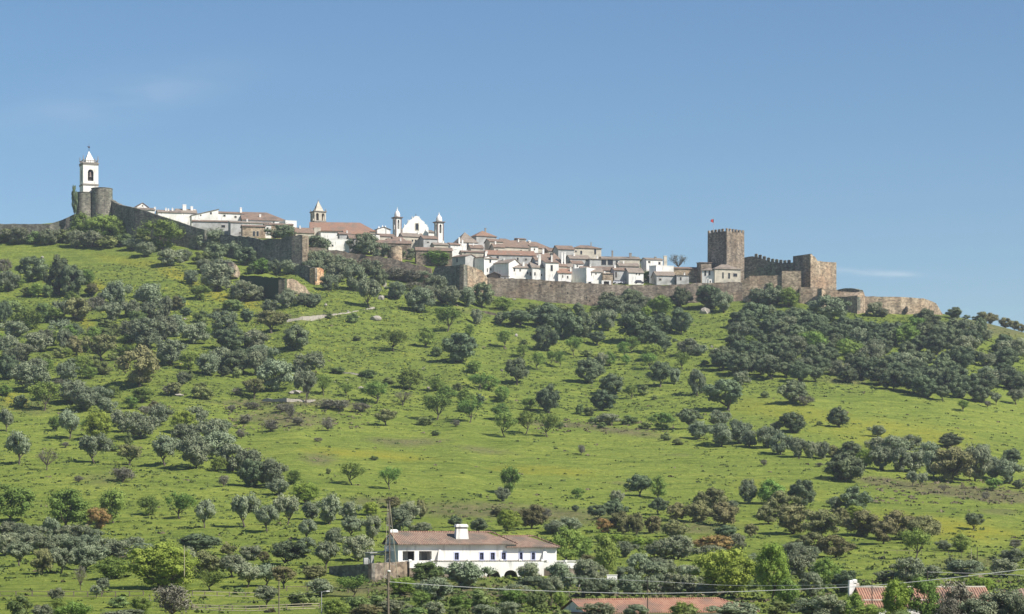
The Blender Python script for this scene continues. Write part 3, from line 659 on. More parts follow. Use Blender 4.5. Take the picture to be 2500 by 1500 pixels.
for a in (.1,w-.1):
    for b_ in (.1,w-.1):
        m=MB(); m.lathe([(.2,z(514.5)),(.28,z(513)),(.05,z(508))],8,a,b_); m.build('pinnacle',M['granite'],ch)
m=MB(); m.lathe([(.15,z(489)),(.3,z(488)),(.1,z(486.5)),(.03,z(485))],8,c,c); m.build('finial',M['trimdark'],ch)
house('long church nave with red-brown hipped roof below the stone spire',758,916,564,580,Y=1062,yaw=6,D=13,rh=4.6,roof='h',wall='cream',tile='tiler',name='church_nave',cat='church',group=None,hipl=0)
# ---------- twin tower church ----------
def twin(pxl,pxc,pxr,rc,rtop,rbase,rfin,label):
    f=Face(pxc,1066,28,rbase); z=lambda row:f.lz(row); w=f.lx(pxr); r=empty('domed_bell_tower',f.loc(),f.yaw,label,'church tower','twin towers of the baroque church')
    m=MB(); m.box(0,w,0,w,-6,z(rbase-10)); m.build('shaft',M['white'],r)
    o=w*.17; belfry(f,w,z(rbase-10),z(rc+2),.5,[(w/2-o,w/2+o,z(rbase-18),z(rc+6),True)],'belfry','white',r)
    m=MB(); m.box(.9,w-.9,.9,w-.9,z(rbase-10)+.01,z(rc+3)); m.build('bell_chamber',M['shade'],r)  # dark filler for the shade behind the belfry arches
    m=MB(); p=.5
    for a in (-.08,w+.08-p):
        for b in (-.08,w+.08-p): m.box(a,a+p,b,b+p,-6,z(rc+2))
    m.box(-.12,w+.12,-.12,w+.12,z(rbase-10)-.15,z(rbase-10)+.15) if False else None
    m.build('pilaster',M['trimdark'],r)
    m=MB(); m.box(-.4,w+.4,-.4,w+.4,z(rc+2),z(rc+.8)); m.box(-.65,w+.65,-.65,w+.65,z(rc+.8),z(rc-.8)); m.build('cornice',M['trimdark'],r)
    R0=w*.46; zb=z(rc-.8); zt=z(rtop); hh=zt-zb
    m=MB(); m.lathe([(R0,zb),(R0,zb+hh*.2),(R0*.97,zb+hh*.4),(R0*.85,zb+hh*.62),(R0*.6,zb+hh*.84),(R0*.25,zb+hh*.97),(.12,zt)],20,w/2,w/2); m.build('dome',M['white'],r,smooth=True)
    m=MB(); m.lathe([(.3,zt-.1),(.42,zt+.25),(.16,zt+.6),(.1,z(rfin))],8,w/2,w/2); m.build('finial',M['white'],r)
twin(953,966,980,530.5,513,577,505,'domed church tower on the left of the white gable')
twin(1055,1068,1083,541.5,524,587,517,'domed church tower on the right of the white gable')
f=Face(983,1068,22,585); z=lambda row:f.lz(row); r=empty('church_gable',f.loc(),f.yaw,'curly white baroque church gable between two domed towers','church facade')
prof=[(983,560),(988,552),(993,548),(997,541),(1001,537),(1005,536),(1007,533),(1010,532),(1011,529),(1016,527.5),(1022,529),(1024,533),(1027,534),(1029,538),(1033,540),(1036,546),(1040,548),(1043,553),(1046,556)]
pts=[(f.lx(a),f.lz(b,f.lx(a))) for a,b in prof]; m=MB()
for (xa,za),(xb,zb) in zip(pts[:-1],pts[1:]): m.hexa([(xa,0,-5),(xb,0,-5),(xb,.9,-5),(xa,.9,-5),(xa,0,za),(xb,0,zb),(xb,.9,zb),(xa,.9,za)])
m.build('wall',M['white'],r)
for (xa,za) in (pts[1],pts[3],pts[6],pts[11],pts[15],pts[17]):
    q=MB(); q.lathe([(.18,za-.2),(.26,za+.3),(.05,za+1.0)],8,xa,.45); q.build('pinnacle',M['white'],r)
l=f.lx(1018); q=MB(); q.open_wall(1.9,z(543),.12,[(.25,1.65,z(560),z(544),True)],z0=z(562),y0=-.12,x0=l-.95); wn=q.build('window',M['cream'],r); q=MB(); q.box(l-.8,l+.8,-.05,.02,z(561),z(544)); q.build('pane',M['dark'],wn)
q=MB(); l=f.lx(1016); q.box(l-.05,l+.05,.4,.5,z(528),z(520)); q.box(l-.4,l+.4,.4,.5,z(524),z(523.3)); q.build('cross',M['shade'],r)
house('white baroque church body behind the curly gable',984,1064,566,590,Y=1072,yaw=20,D=16,rh=2.0,roof='g',wall='white',tile='tileg',name='white_church',cat='church',group=None)
house('white church side wall left of the domed tower',921,953,560,590,Y=1076,yaw=20,D=6,rh=1.2,roof='f',wall='white',tile='tileg',name='church_wing',cat='church',group=None)
for i,(a,b) in enumerate(((925,558),(934,556),(941,557))):
    p=P(a,b+8,1078); e=empty('roof_dome',p,0,['small white domed turret at far left of the church','middle small white domed turret beside the church','small white domed turret nearest the left church tower'][i],'turret','small white turrets'); q=MB(); q.lathe([(.7,-2),(.7,.9),(.85,1),(.6,1.6),(.2,2.0),(.04,2.6)],12); q.build('dome',M['white'],e,smooth=True)
# ---------- houses ----------
Hs=house
Hs('small house with white triangular gable at the far left skyline',334,362,506,520,Y=1068,yaw=24,D=9,roof='f',rh=2.0,win=[(348,503,3,3)])
Hs('low white house under the far left gable house',316,378,512,520,Y=1062,yaw=15,D=6,rh=1.0,tile='tileg',chim=[(378,506,5)])
Hs('low roofed house with three chimneys on the left skyline',386,442,519,527,Y=1060,yaw=15,D=7,rh=1.2,tile='tileg',chim=[(405,508,4),(411,510,4),(421,508,4)])
Hs('grey-roofed house with two big chimneys on the left skyline',432,480,520,536,Y=1066,yaw=15,D=8,rh=1.8,tile='tileg',chim=[(450,500,9),(468,504,6),(475,512,6)])
Hs('white wall rising to a high right corner on the skyline',468,533,527,542,Y=1056,yaw=15,D=6,roof='r',rh=3.2,tile='tileg',win=[(515,521,4,5),(490,526,3,3)])
Hs('long white house with two windows right of the high corner',533,596,521,542,Y=1060,yaw=15,D=7,rh=.9,tile='tile',win=[(548,527,5,4),(575,530,5,4)],chim=[(588,507,5)])
Hs('long brown-roofed house on the left skyline',592,700,538,552,Y=1058,yaw=12,D=16,rh=3.6,roof='h',tile='tile',win=[(668,543,4,3)],chim=[(635,524,5,3)])
Hs('white gable end right of the long brown roof',697,724,540,562,Y=1054,yaw=25,D=8,roof='n')
Hs('bright white low wall house under the long brown roof',592,662,545,560,Y=1050,yaw=12,D=5,rh=.8,tile='tileg',win=[(612,552,4,4)])
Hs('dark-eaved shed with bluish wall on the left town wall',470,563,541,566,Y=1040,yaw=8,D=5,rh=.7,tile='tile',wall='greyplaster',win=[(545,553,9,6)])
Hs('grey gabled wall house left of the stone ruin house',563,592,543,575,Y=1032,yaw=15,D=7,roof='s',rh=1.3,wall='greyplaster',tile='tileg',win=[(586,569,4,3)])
Hs('stone house with two dark doors on the town wall',592,648,553,584,Y=1024,yaw=12,D=6,rh=.8,wall='stonet',tile='tile',win=[(620,571,5,12),(629,571,5,12)])
Hs('narrow white house with one window beside the stone house',648,662,549,576,Y=1030,yaw=15,D=6,rh=.6,win=[(653,558,4,5)])
Hs('brown brick house with dark flat roof left of church',660,716,549,566,Y=1034,yaw=12,D=7,rh=.8,wall='stonet',tile='tile')
Hs('low grey-white house with small openings left of the church',722,766,569,588,Y=1040,yaw=14,D=8,rh=2.2,wall='cream',tile='tile',win=[(746,580,4,4),(758,581,4,4)])
Hs('tall cream wall block under the stone spire',767,783,557,588,Y=1046,yaw=12,D=5,roof='n',wall='cream')
Hs('white walled house with bluish shaded side below the nave',783,830,566,592,Y=1040,yaw=14,D=6,rh=.6,wall='white',roof='s',tile='tile')
Hs('bright white garden house under the nave',802,853,585,608,Y=1020,yaw=14,D=4,roof='n',wall='white',win=[(812,600,4,4)])
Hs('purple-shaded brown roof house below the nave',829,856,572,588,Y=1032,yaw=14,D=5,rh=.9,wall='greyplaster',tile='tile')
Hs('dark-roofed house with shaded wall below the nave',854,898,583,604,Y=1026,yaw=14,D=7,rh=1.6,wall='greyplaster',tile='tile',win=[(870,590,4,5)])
Hs('white gable wing at the right end of the nave',842,903,572,592,Y=1044,yaw=14,D=7,rh=1.6,tile='tiler',win=[(880,573,10,2)])
Hs('square bright white block right of the nave',901,927,571,592,Y=1042,yaw=18,D=6,rh=.5,tile='tile',roof='s')
Hs('brown-roofed house left below the domed tower',926,962,577,592,Y=1046,yaw=16,D=7,rh=1.2,wall='cream',tile='tile',win=[(948,584,4,4)])
Hs('long brown roof sloping right under the church',908,1004,594,603,Y=1024,yaw=10,D=7,rh=1.4,wall='stone',tile='tile')
Hs('gabled house with two windows under the white gable',984,1034,578,602,Y=1044,yaw=18,D=8,rh=1.6,wall='cream',tile='tileg',win=[(1007,588,4,5),(1015,588,4,5)])
Hs('grey-roofed house under the right domed tower',1034,1068,583,604,Y=1040,yaw=18,D=8,rh=1.4,wall='greyplaster',tile='tile',win=[(1045,592,6,3)])
Hs('low brown house in the middle of the church terrace',948,990,590,604,Y=1034,yaw=14,D=7,rh=1.3,wall='cream',tile='tile')
Hs('long low brown roof at the top of the crumbling wall',1016,1104,612,622,Y=1014,yaw=8,D=5,rh=1.3,wall='stone',tile='tile')
Hs('pale house with white patch right of the domed tower',1060,1094,598,618,Y=1030,yaw=16,D=6,rh=1.0,wall='cream',tile='tileg',win=[(1080,607,5,4)])
r=round_tower('round brown stone hut on the crumbling wall',964,36,603,640,1010,'stonet')
Hs('grey-roofed tall house left of the pyramid roof',1121,1166,592,616,Y=1046,yaw=20,D=10,rh=4.0,roof='h',hipl=1,tile='tileg',win=[(1142,600,5,12),(1152,608,4,7)])
Hs('white chimneyed house left of the grey-roofed tall house',1100,1124,598,616,Y=1040,yaw=20,D=6,rh=1.0,tile='tile',chim=[(1121,580,4),(1129,586,4)])
Hs('house with red pyramid roof and small lantern',1163,1212,577,618,Y=1056,yaw=24,D=9,rh=2.9,roof='p',wall='greyplaster',tile='tiler',chim=[(1185,557,4,4.2,'granite')])
Hs('cream house with brown roof right of the pyramid roof',1196,1228,590,614,Y=1048,yaw=20,D=7,rh=1.2,wall='cream',tile='tile')
Hs('small brown hipped roof right of the pyramid roof',1226,1254,591,602,Y=1066,yaw=16,D=7,rh=1.5,roof='h',wall='cream',tile='tile',chim=[(1257,581,3,4,'granite')])
Hs('wide brown-roofed house in the town centre',1226,1290,604,622,Y=1048,yaw=18,D=12,rh=3.0,wall='cream',tile='tile',win=[(1272,613,4,4)])
Hs('brown square house with white chimney on the skyline',1266,1284,584,606,Y=1064,yaw=18,D=6,rh=.6,wall='cream',tile='tile',chim=[(1282,586,4,0.6),(1292,590,7,2)])
Hs('broad brown roof descending right on the skyline',1292,1345,606,622,Y=1062,yaw=18,D=12,rh=2.8,roof='h',wall='cream',tile='tile')
Hs('lower brown roof of the skyline row',1340,1380,614,630,Y=1060,yaw=18,D=10,rh=1.7,roof='h',wall='cream',tile='tile')
Hs('house with long orange-red roof in the middle row',1189,1306,623,650,Y=1022,yaw=10,D=8,rh=1.9,wall='greyplaster',tile='tiler',win=[(1215,629,6,6),(1264,633,4,8),(1284,634,4,5)],chim=[(1188,613,5,1),(1272,622,7,.5)])
Hs('cottage with cream wall behind the long orange roof',1305,1345,628,645,Y=1034,yaw=16,D=8,rh=1.8,wall='cream',tile='tile',chim=[(1326,608,5,3)])
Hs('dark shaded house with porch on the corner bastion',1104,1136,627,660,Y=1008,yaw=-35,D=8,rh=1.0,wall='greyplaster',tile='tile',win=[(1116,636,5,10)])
Hs('small white house with purple-brown roof on the bastion',1136,1160,633,650,Y=1010,yaw=14,D=6,rh=1.4,tile='tile')
Hs('pink-walled house behind the bastion roofs',1128,1186,616,632,Y=1030,yaw=12,D=6,rh=.8,wall='cream',tile='tile',win=[(1135,618,4,3)],chim=[(1113,608,5)])
Hs('pale blue shaded house beside the tall white house',1158,1182,629,668,Y=1009,yaw=-38,D=6,rh=.6,wall='white',tile='tile')
Hs('tall white house with three small windows on the wall',1182,1215,632,684,Y=1006,yaw=20,D=7,rh=.8,tile='tileg',win=[(1197,638,4,7),(1198,658,3,5),(1190,660,2,8)],chim=[(1186,616,5,1)])
Hs('white house with bluish shaded front and grey roof',1206,1242,643,680,Y=1006,yaw=-34,D=9,rh=1.6,tile='tileg')
Hs('long white house with three small windows and chimneys',1241,1300,654,684,Y=1004,yaw=14,D=8,rh=1.8,tile='tileg',win=[(1256,659,3,7),(1270,660,3,5),(1288,667,3,6),(1295,669,3,9)],chim=[(1251,640,3.5,2),(1278,640,5,1.5)])
Hs('small brown gabled shed at the foot of the white houses',1192,1222,671,684,Y=1001.5,yaw=10,D=4,roof='f',rh=1.2,wall='shade',tile='tileg')
Hs('low grey wing with one opening beside the gabled shed',1222,1243,674,686,Y=1001.5,yaw=10,D=4,roof='s',rh=.5,wall='greyplaster',tile='tileg',win=[(1233,680,5,4)])
Hs('white house with big chimney and red gutter',1300,1332,654,686,Y=1004,yaw=14,D=9,rh=2.2,tile='tileg',win=[(1306,669,3,7),(1322,672,3,5)],chim=[(1317,622,7,2)])
Hs('tall white house with balcony door above the long wall',1332,1364,641,688,Y=1003.5,yaw=14,D=10,rh=1.2,tile='tile',win=[(1347,655,5,14)],chim=[(1347,623,4,1)])
Hs('low white house with red roof right of the balcony house',1363,1395,667,688,Y=1003.5,yaw=12,D=6,rh=1.8,tile='tiler',win=[(1374,675,2,6),(1386,677,3,6)],chim=[(1393,653,3.5,1)])
Hs('house under a big dark brown roof behind the balcony house',1342,1384,650,670,Y=1012,yaw=16,D=13,rh=5.2,roof='h',hipl=1,wall='cream',tile='tile',chim=[(1372,616,4,1),(1379,617,4,1)])
Hs('two-storey pale house on the skyline with two dark doors',1401,1468,606,640,Y=1058,yaw=16,D=9,rh=1.4,roof='h',hipl=1,wall='cream',tile='tile',win=[(1406,614,4,4),(1419,617,5,9),(1453,615,5,13)],chim=[(1443,592,2.5,3,'granite')])
Hs('grey gabled house at the left of the two-storey house',1363,1402,609,640,Y=1050,yaw=14,D=10,rh=1.8,wall='greyplaster',tile='tile')
Hs('dark roofed house in the gap under the two-storey house',1392,1440,632,656,Y=1034,yaw=14,D=8,rh=1.6,wall='greyplaster',tile='tileg',win=[(1432,636,5,5)])
r,f,W,H=Hs('grey terrace house with two wide arched openings',1440,1512,633,662,Y=1034,yaw=10,D=8,rh=.9,roof='s',wall='greyplaster',tile='tileg',win=[(1474,641,12,13),(1490,641,13,13),(1506,641,5,8)])
Hs('long low skyline house with two old chimneys',1470,1562,632,648,Y=1048,yaw=8,D=8,rh=1.1,wall='cream',tile='tileg',chim=[(1495,612,4,2,'granite'),(1539,618,6,2,'granite')])
Hs('brown long roof behind the small white houses',1420,1500,660,674,Y=1018,yaw=8,D=7,rh=1.6,wall='cream',tile='tile')
Hs('grey-shaded house left of the two-window white house',1397,1432,656,692,Y=1010,yaw=-36,D=8,rh=.6,roof='n',wall='white',tile='tileg',chim=[(1402,646,5,1)])
Hs('white house with two square windows above the wall',1432,1472,664,690,Y=1008,yaw=12,D=7,rh=1.8,tile='tileg',win=[(1442,670,5,6),(1455,669,3,3)])
Hs('brown stone lean-to right of the two-window house',1472,1496,668,692,Y=1008,yaw=12,D=5,rh=.5,roof='s',wall='stonet',tile='tile')
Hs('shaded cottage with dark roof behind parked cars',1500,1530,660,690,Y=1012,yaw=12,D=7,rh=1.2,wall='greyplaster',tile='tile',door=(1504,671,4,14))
Hs('white cottage with two windows and grey roof above parked cars',1535,1571,666,694,Y=1010,yaw=14,D=8,rh=2.0,tile='tileg',win=[(1554,668,3,6),(1561,669,3,6)])
Hs('white block house left of the tall thin chimney',1578,1618,634,656,Y=1032,yaw=16,D=7,rh=.9,tile='tileg',win=[(1610,643,5,6),(1585,640,5,4)],chim=[(1600,627,5,2,'granite')])
Hs('bluish shaded white cube under the block house',1585,1602,650,676,Y=1020,yaw=-30,D=5,roof='n',wall='white')
Hs('white cube house with tall thin chimney',1602,1645,650,670,Y=1024,yaw=14,D=6,roof='n',wall='white',chim=[(1624,625,8,2,'cream')])
Hs('low dark-roofed house with white door',1603,1648,673,694,Y=1010,yaw=12,D=8,rh=1.7,wall='greyplaster',tile='tileg',win=[(1612,683,6,5)])
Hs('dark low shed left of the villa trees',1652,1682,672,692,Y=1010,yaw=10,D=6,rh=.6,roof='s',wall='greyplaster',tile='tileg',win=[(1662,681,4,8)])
Hs('brown farm building with ochre wall behind the shed',1640,1720,656,672,Y=1030,yaw=8,D=6,rh=.8,wall='stonet',tile='tile')
Hs('brown outbuilding at the foot of the keep',1711,1738,641,668,Y=1026,yaw=12,D=6,rh=.4,roof='s',wall='stone',tile='tile')
Hs('cream villa wing with wide front below the keep',1745,1808,657,694,Y=1013,yaw=14,D=9,rh=1.9,roof='h',hipl=1,wall='cream',tile='tileg',win=[(1765,673,4,15),(1780,674,5,14),(1795,672,10,8)])
Hs('lilac shaded villa wing with two tall windows',1714,1745,660,694,Y=1015,yaw=-10,D=8,rh=1.2,roof='h',hipl=1,wall='white',tile='tileg',win=[(1722,667,4,13),(1732,666,4,13)])
Hs('tiny white gatehouse at the villa terrace',1730,1738,683,692,Y=1010.5,yaw=10,D=2,roof='n',wall='white',win=[(1734,688,3,5)])
Hs('narrow brown roof tucked between pyramid roof and centre house',1206,1232,604,622,Y=1040,yaw=16,D=7,rh=1.6,wall='cream',tile='tile',win=[(1214,612,4,5)])
Hs('small white dormer house in the brown centre roofs',1296,1314,602,616,Y=1056,yaw=18,D=5,rh=.9,tile='tile',win=[(1305,609,3,4)])
Hs('low brown roof just right of the grey-roofed tall house',1150,1180,606,618,Y=1036,yaw=16,D=6,rh=1.4,wall='cream',tile='tile')
Hs('stepped brown roof behind the red gutter house',1308,1338,636,652,Y=1014,yaw=14,D=8,rh=1.6,wall='greyplaster',tile='tile',win=[(1318,642,4,5)])
Hs('grey roof strip between balcony house and grey-shaded house',1376,1402,652,668,Y=1016,yaw=14,D=7,rh=1.5,wall='cream',tile='tileg')
Hs('low cottage with brown roof above the two-window house',1398,1424,644,658,Y=1028,yaw=14,D=7,rh=1.4,wall='white',tile='tile',win=[(1410,650,3,4)])
Hs('cream long cottage behind the parked cars cottages',1512,1560,650,664,Y=1028,yaw=12,D=7,rh=1.4,wall='cream',tile='tileg',win=[(1524,656,4,5),(1546,656,4,5)])
Hs('brown-roofed cottage under the church terrace right end',1068,1100,622,640,Y=1018,yaw=14,D=6,rh=1.2,wall='stone',tile='tile')
Hs('low whitewashed cottage under the domed tower',962,984,584,596,Y=1040,yaw=16,D=6,rh=1.1,wall='white',tile='tile',win=[(972,589,3,4)])
# garden walls / gate posts on top of the long wall
for i,(a,b,t,bb,l) in enumerate([(1434,1446,687,694,'pair of white blocks on the town wall'),(1469,1492,685,695,'white framed gate on the town wall'),(1306,1334,681,689,'small white framed niche on the town wall')]):
    f=Face(a,1006,4,bb); w=f.lx(b); h=f.lz(t); r=empty('gateway',f.loc(),f.yaw,l,'gateway'); m=MB(); m.open_wall(w,h,.5,[(w*.22,w*.78,0.01,h*.8,False)],z0=-1.0); m.build('frame',M['white'],r); m=MB(); m.box(w*.2,w*.8,.52,.6,-.9,h*.82); m.build('gate',M['shade'],r)
# parked cars
def car(px,row,Y,paint,label):
    p=P(px,row,Y); r=empty('parked_car',p,R_(8),label,'car','cars parked above the town wall'); L_=4.1; m=MB()
    m.hexa([(-2.05,-.85,.3),(2.05,-.85,.3),(2.05,.85,.3),(-2.05,.85,.3),(-2.0,-.82,.82),(1.95,-.82,.72),(1.95,.82,.72),(-2.0,.82,.82)])
    m.hexa([(-1.9,-.8,.82),(1.15,-.8,.79),(1.15,.8,.79),(-1.9,.8,.82),(-1.5,-.66,1.42),(.45,-.66,1.42),(.45,.66,1.42),(-1.5,.66,1.42)]); m.build('body',M[paint],r)
    m=MB(); m.hexa([(-1.72,-.82,.9),(.92,-.82,.88),(.92,.82,.88),(-1.72,.82,.9),(-1.46,-.70,1.34),(.42,-.70,1.34),(.42,.70,1.34),(-1.46,.70,1.34)]); m.build('window',M['dark'],r)
    for x in (-1.3,1.3):
        for y in (-.8,.8):
            m=MB(); m.tube([(x,y-.1,.32),(x,y+.1,.32)],.32,12); wh=m.build('wheel',M['tyre'],r)
car(1508,693,1007,'carw','silver car parked on the town wall terrace')
car(1519,693,1009,'cark','dark car parked behind the silver one')
car(1561,693,1008.5,'cark','dark car parked below the white cottage')
# ---------- ruins on the slope ----------
r=ribbon('ruin','large ruined stone block with grassy top on the left slope','ruin',[(585,672,712,960),(625,676,720,950),(695,680,742,934)],'ivy',seed=31,jag=.35,thick=1,step=1)
ribbon('ruin','','',[(695.5,681,742,934),(720,683,745,940),(745,700,748,946),(760,722,750,950)],'stonet',seed=32,jag=.25,thick=3,parent=r)
o=r.location; m=MB(); rs_=random.Random(77); NU,NV=16,9
for iv in range(NV+1):
    for iu in range(NU+1):
        u=iu/NU; v=iv/NV; A=P(585,673,959).lerp(P(694,681,935.5),u); B=P(655,670,985).lerp(P(757,703,955),u); p=A.lerp(B,v)
        m.v.append(tuple(p-o+Vector((rs_.uniform(-.3,.3),0,rs_.uniform(-.2,.45)))))
m.f=[(iv*(NU+1)+iu,iv*(NU+1)+iu+1,(iv+1)*(NU+1)+iu+1,(iv+1)*(NU+1)+iu) for iv in range(NV) for iu in range(NU)]
m.m=[0]*len(m.f); m.build('grass_top',gm,r)
r=ribbon('ruin','curved ruined wall with bright orange end','ruin',[(714,650,672,984),(740,648,676,978),(769,655,686,970)],'stoneg',seed=33,jag=.15,thick=1)
ribbon('ruin','','',[(769.3,655,692,970),(780,654,694,972),(791,660,692,978)],'stoneo',seed=34,jag=.2,thick=3,parent=r)
r=ribbon('ruin','small ruined wall corner among olives','ruin',[(534,634,652,985),(552,640,656,979),(567,641,660,973)],'stoneg',seed=35,jag=.12,thick=.8)
ribbon('ruin','','',[(567.3,641,664,973),(578,650,668,977),(586,664,672,981)],'stonet',seed=36,jag=.3,thick=2,parent=r)  # sunlit return of the corner, coloured paler than its shaded face
def terr(label,pts,seed,matl='rock',jag=.3):
    pp=[]
    for a,t,b in pts: pp.append((a,t,b,depth_at(a,b)))
    return ribbon('terrace_wall',label,'dry stone wall',pp,matl,seed=seed,jag=jag,thick=.8,group='dry stone terrace walls',bury=.6)
terr('pale rubble wall climbing right across the upper slope',[(700,779,786),(740,774,782),(790,770,777),(840,764,771),(880,759,765),(915,750,757)],41)
terr('brown terrace wall below the corner bastion',[(1075,738,743),(1120,747,753),(1170,757,764),(1230,769,777)],42,'stone')
terr('low stone line on the slope by the thicket',[(640,973,976),(700,974,977),(770,976,979)],43)
terr('short stone bank at the upper edge of the meadow',[(1440,1032,1037),(1475,1038,1042),(1510,1040,1045)],44,'rock',.15)
terr('broken stone line in the upper middle slope',[(820,905,909),(870,910,914),(900,912,916)],45)
# ---------- farmhouse ----------
f=Face(972,388,18,1369); YF=388; s=YF/F
fh=empty('farmhouse',f.loc(),f.yaw,'long white farmhouse with brown tiled roof and blue-framed windows','farmhouse')
def lz(row,l=0,y=0): return f.lz(row,l,y)
W1=f.lx(1257); W2=f.lx(1359); D=8.6
He=lz(1328,W1/2); Hr=lz(1299,0,D/2); He2=lz(1335,W2*.9); Hr2=lz(1309,W2*.8,D/2)
m=MB()
lg=[(f.lx(983),f.lx(1012),0,lz(1346),False),(f.lx(1023),f.lx(1054),0,lz(1346),False)]
ops=list(lg); wins=[(1115,13),(1176,12),(1203,13),(1230,13),(1272,10),(1302,11)]
WZ0,WZ1=lz(1367,6),lz(1350,6)
wl=[]
for px,w in wins:
    l=f.lx(px); hw=w*.5*s*1.0; wl.append((l,hw))
    ops.append((l-hw*.8,l+hw*.8,WZ0,WZ1,False))
m.open_wall(W1,He-.02,.4,[o for o in ops if o[1]<W1],z0=-3)
m.open_wall(W2-W1,He2-.02,.4,[(a-W1,b-W1,c,d,e) for a,b,c,d,e in ops if a>W1],z0=-3,x0=W1)
# side and back walls, inner walls of the loggia
m.box(0,.4,.4,D,-3,He-.02); m.box(.4,W1,D-.4,D,-3,He-.02); m.box(W2-.4,W2,.4,D-.4,-3,He2-.02); m.box(W1,W2,D-.4,D,-3,He2-.02); m.box(W1-.3,W1,.4,D-.4,-3,He-.1)
m.box(f.lx(1056),f.lx(1056)+.3,.4,D-.4,-3,He-.1); m.box(.4,f.lx(1056),3.4,3.7,-3,He-.1)
m.add([(0,0,He-.02),(.4,0,He-.02),(.4,D,He-.02),(0,D,He-.02),(0,D/2,Hr-.15),(.4,D/2,Hr-.15)],[(0,1,5,4),(2,3,4,5),(1,2,5),(3,0,4)])
m.box(.4,W2-.4,.4,D-.4,-.3,-.02)
m.build('wall',M['white'],fh)
m=MB(); m.box(.4,W1-.3,.41,D-.41,He-.35,He-.2); m.build('ceiling_board',M['greyplaster'],fh)
q=MB(); q.box(f.lx(996,3.3),f.lx(1010,3.3),3.30,3.38,0,2.0); q.build('door',M['shade'],fh)
q=MB(); q.box(f.lx(1030,3.3),f.lx(1054,3.3),3.28,3.39,0,1.9); q.build('door',M['greyplaster'],fh)
for (l,hw) in wl:
    hw*=.8; m=MB(); b=.17
    m.box(l-hw-b,l-hw,-.05,.1,WZ0-b,WZ1+b); m.box(l+hw,l+hw+b,-.05,.1,WZ0-b,WZ1+b); m.box(l-hw,l+hw,-.05,.1,WZ1,WZ1+b); m.box(l-hw,l+hw,-.07,.1,WZ0-b,WZ0)
    wo=m.build('window',M['blue'],fh)
    m=MB(); m.box(l-hw,l+hw,.2,.24,WZ0,WZ1); m.build('pane',M['dark'],wo)
    m=MB(); m.box(l-.03,l+.03,.14,.2,WZ0,WZ1); m.box(l-hw,l+hw,.15,.19,(WZ0+WZ1)/2+.1,(WZ0+WZ1)/2+.14); m.box(l-hw,l-hw+.06,.14,.2,WZ0,WZ1); m.box(l+hw-.06,l+hw,.14,.2,WZ0,WZ1); m.build('frame',M['wframe'],wo)
def roof2(x0,x1,ze,zr,hr,ov=.75,th=.14,hipl=0):
    m=MB(); y0,y1=-ov,D+ov; ze0=ze; xb=x1-hr
    v=[(x0,y0,ze0),(x1,y0,ze0),(x1,y1,ze0),(x0,y1,ze0),(x0+hipl,D/2,zr),(xb,D/2,zr)]; v+=[(a,b,c-th) for a,b,c in v[:4]]
    m.add(v,[(0,1,5,4),(2,3,4,5),(1,2,5),(6,9,8,7),(0,6,7,1),(1,7,8,2),(2,8,9,3),(3,9,6,0)])
    return m
m=roof2(-.3,W1+.25,He,Hr,f.lx(1257)-f.lx(1199),hipl=0); rf=m.build('roof',M['tilef'],fh)
m=roof2(W1-1.6,W2+.3,He2,Hr2,f.lx(1359)-f.lx(1300)); rf2=m.build('roof',M['tilef'],fh)
m=MB(); xr=f.lx(1199,D/2); m.tube([(-.3,D/2,Hr+.03),(xr,D/2,Hr+.03)],.13,6); m.tube([(xr,D/2,Hr+.03),(W1+.25,-.75,He+.03)],.11,6); m.tube([(-.3,-.75,He+.02),(-.3,D/2,Hr+.02)],.1,6); m.tube([(f.lx(1300,D/2),D/2,Hr2+.03),(W2+.3,-.75,He2+.03)],.11,6); m.tube([(xr+2,D/2,Hr2+.03),(f.lx(1300,D/2),D/2,Hr2+.03)],.12,6)
m.build('ridge_tiles',M['tiler'],rf)
m=MB(); m.box(-.05,W1,-.32,-.01,He-.34,He-.16); m.box(W1+.3,W2,-.32,-.01,He2-.34,He2-.16); m.build('eave',M['white'],fh)
def bigchim(px0,px1,top,bot,y,dep,nm='chimney'):
    l0,l1=f.lx(px0,y),f.lx(px1,y); t=lz(top,l0,y); b=lz(bot,l0,y); m=MB(); w=l1-l0
    m.hexa([(l0,y,b-1),(l1,y,b-1),(l1,y+dep,b-1),(l0,y+dep,b-1),(l0+w*.10,y+.1,t-.95),(l1-w*.14,y+.1,t-.95),(l1-w*.14,y+dep-.1,t-.95),(l0+w*.10,y+dep-.1,t-.95)])
    c=m.build(nm,M['white'],rf)
    m=MB(); a,e=l0+w*.08,l1-w*.12; m.box(a+.1,e-.1,y+.15,y+dep-.15,t-.95,t-.7); m.build('flue',M['shade'],c)
    m=MB(); m.bevbox(a-.05,e+.05,y,y+dep,t-.7,t-.2,.2); m.build('cap',M['white'],c)
bigchim(1112,1147,1277,1322,1.2,1.3)
bigchim(952,974,1290,1306,D/2-.5,1.1)
# buttresses on the facade
for px in (1072,1328):
    l=f.lx(px); m=MB(); m.add([(l-.5,-.02,-.0),(l+.55,-.02,0),(l+.55,-.9,0),(l-.5,-.9,0),(l-.05,-.02,1.9),(l+.25,-.02,1.9)],[(0,1,5,4),(2,3,4,5),(1,2,5),(3,0,4),(0,3,2,1)]); m.build('buttress',M['white'],fh)
# lean-to at the left gable
m=MB(); m.open_wall(3.0,lz(1352),.3,[(.5,2.6,-1,lz(1356),False)],z0=-3,y0=5,x0=-3.2); m.box(-3.2,-2.9,5.3,D,-3,lz(1352)); 
m.hexa([(-3.4,4.7,lz(1352)),(0,4.7,lz(1348)),(0,D,lz(1348)),(-3.4,D,lz(1352)),(-3.4,4.7,lz(1352)+.15),(0,4.7,lz(1348)+.15),(0,D,lz(1348)+.15),(-3.4,D,lz(1352)+.15)]); m.build('lean_to',M['greyplaster'],fh)
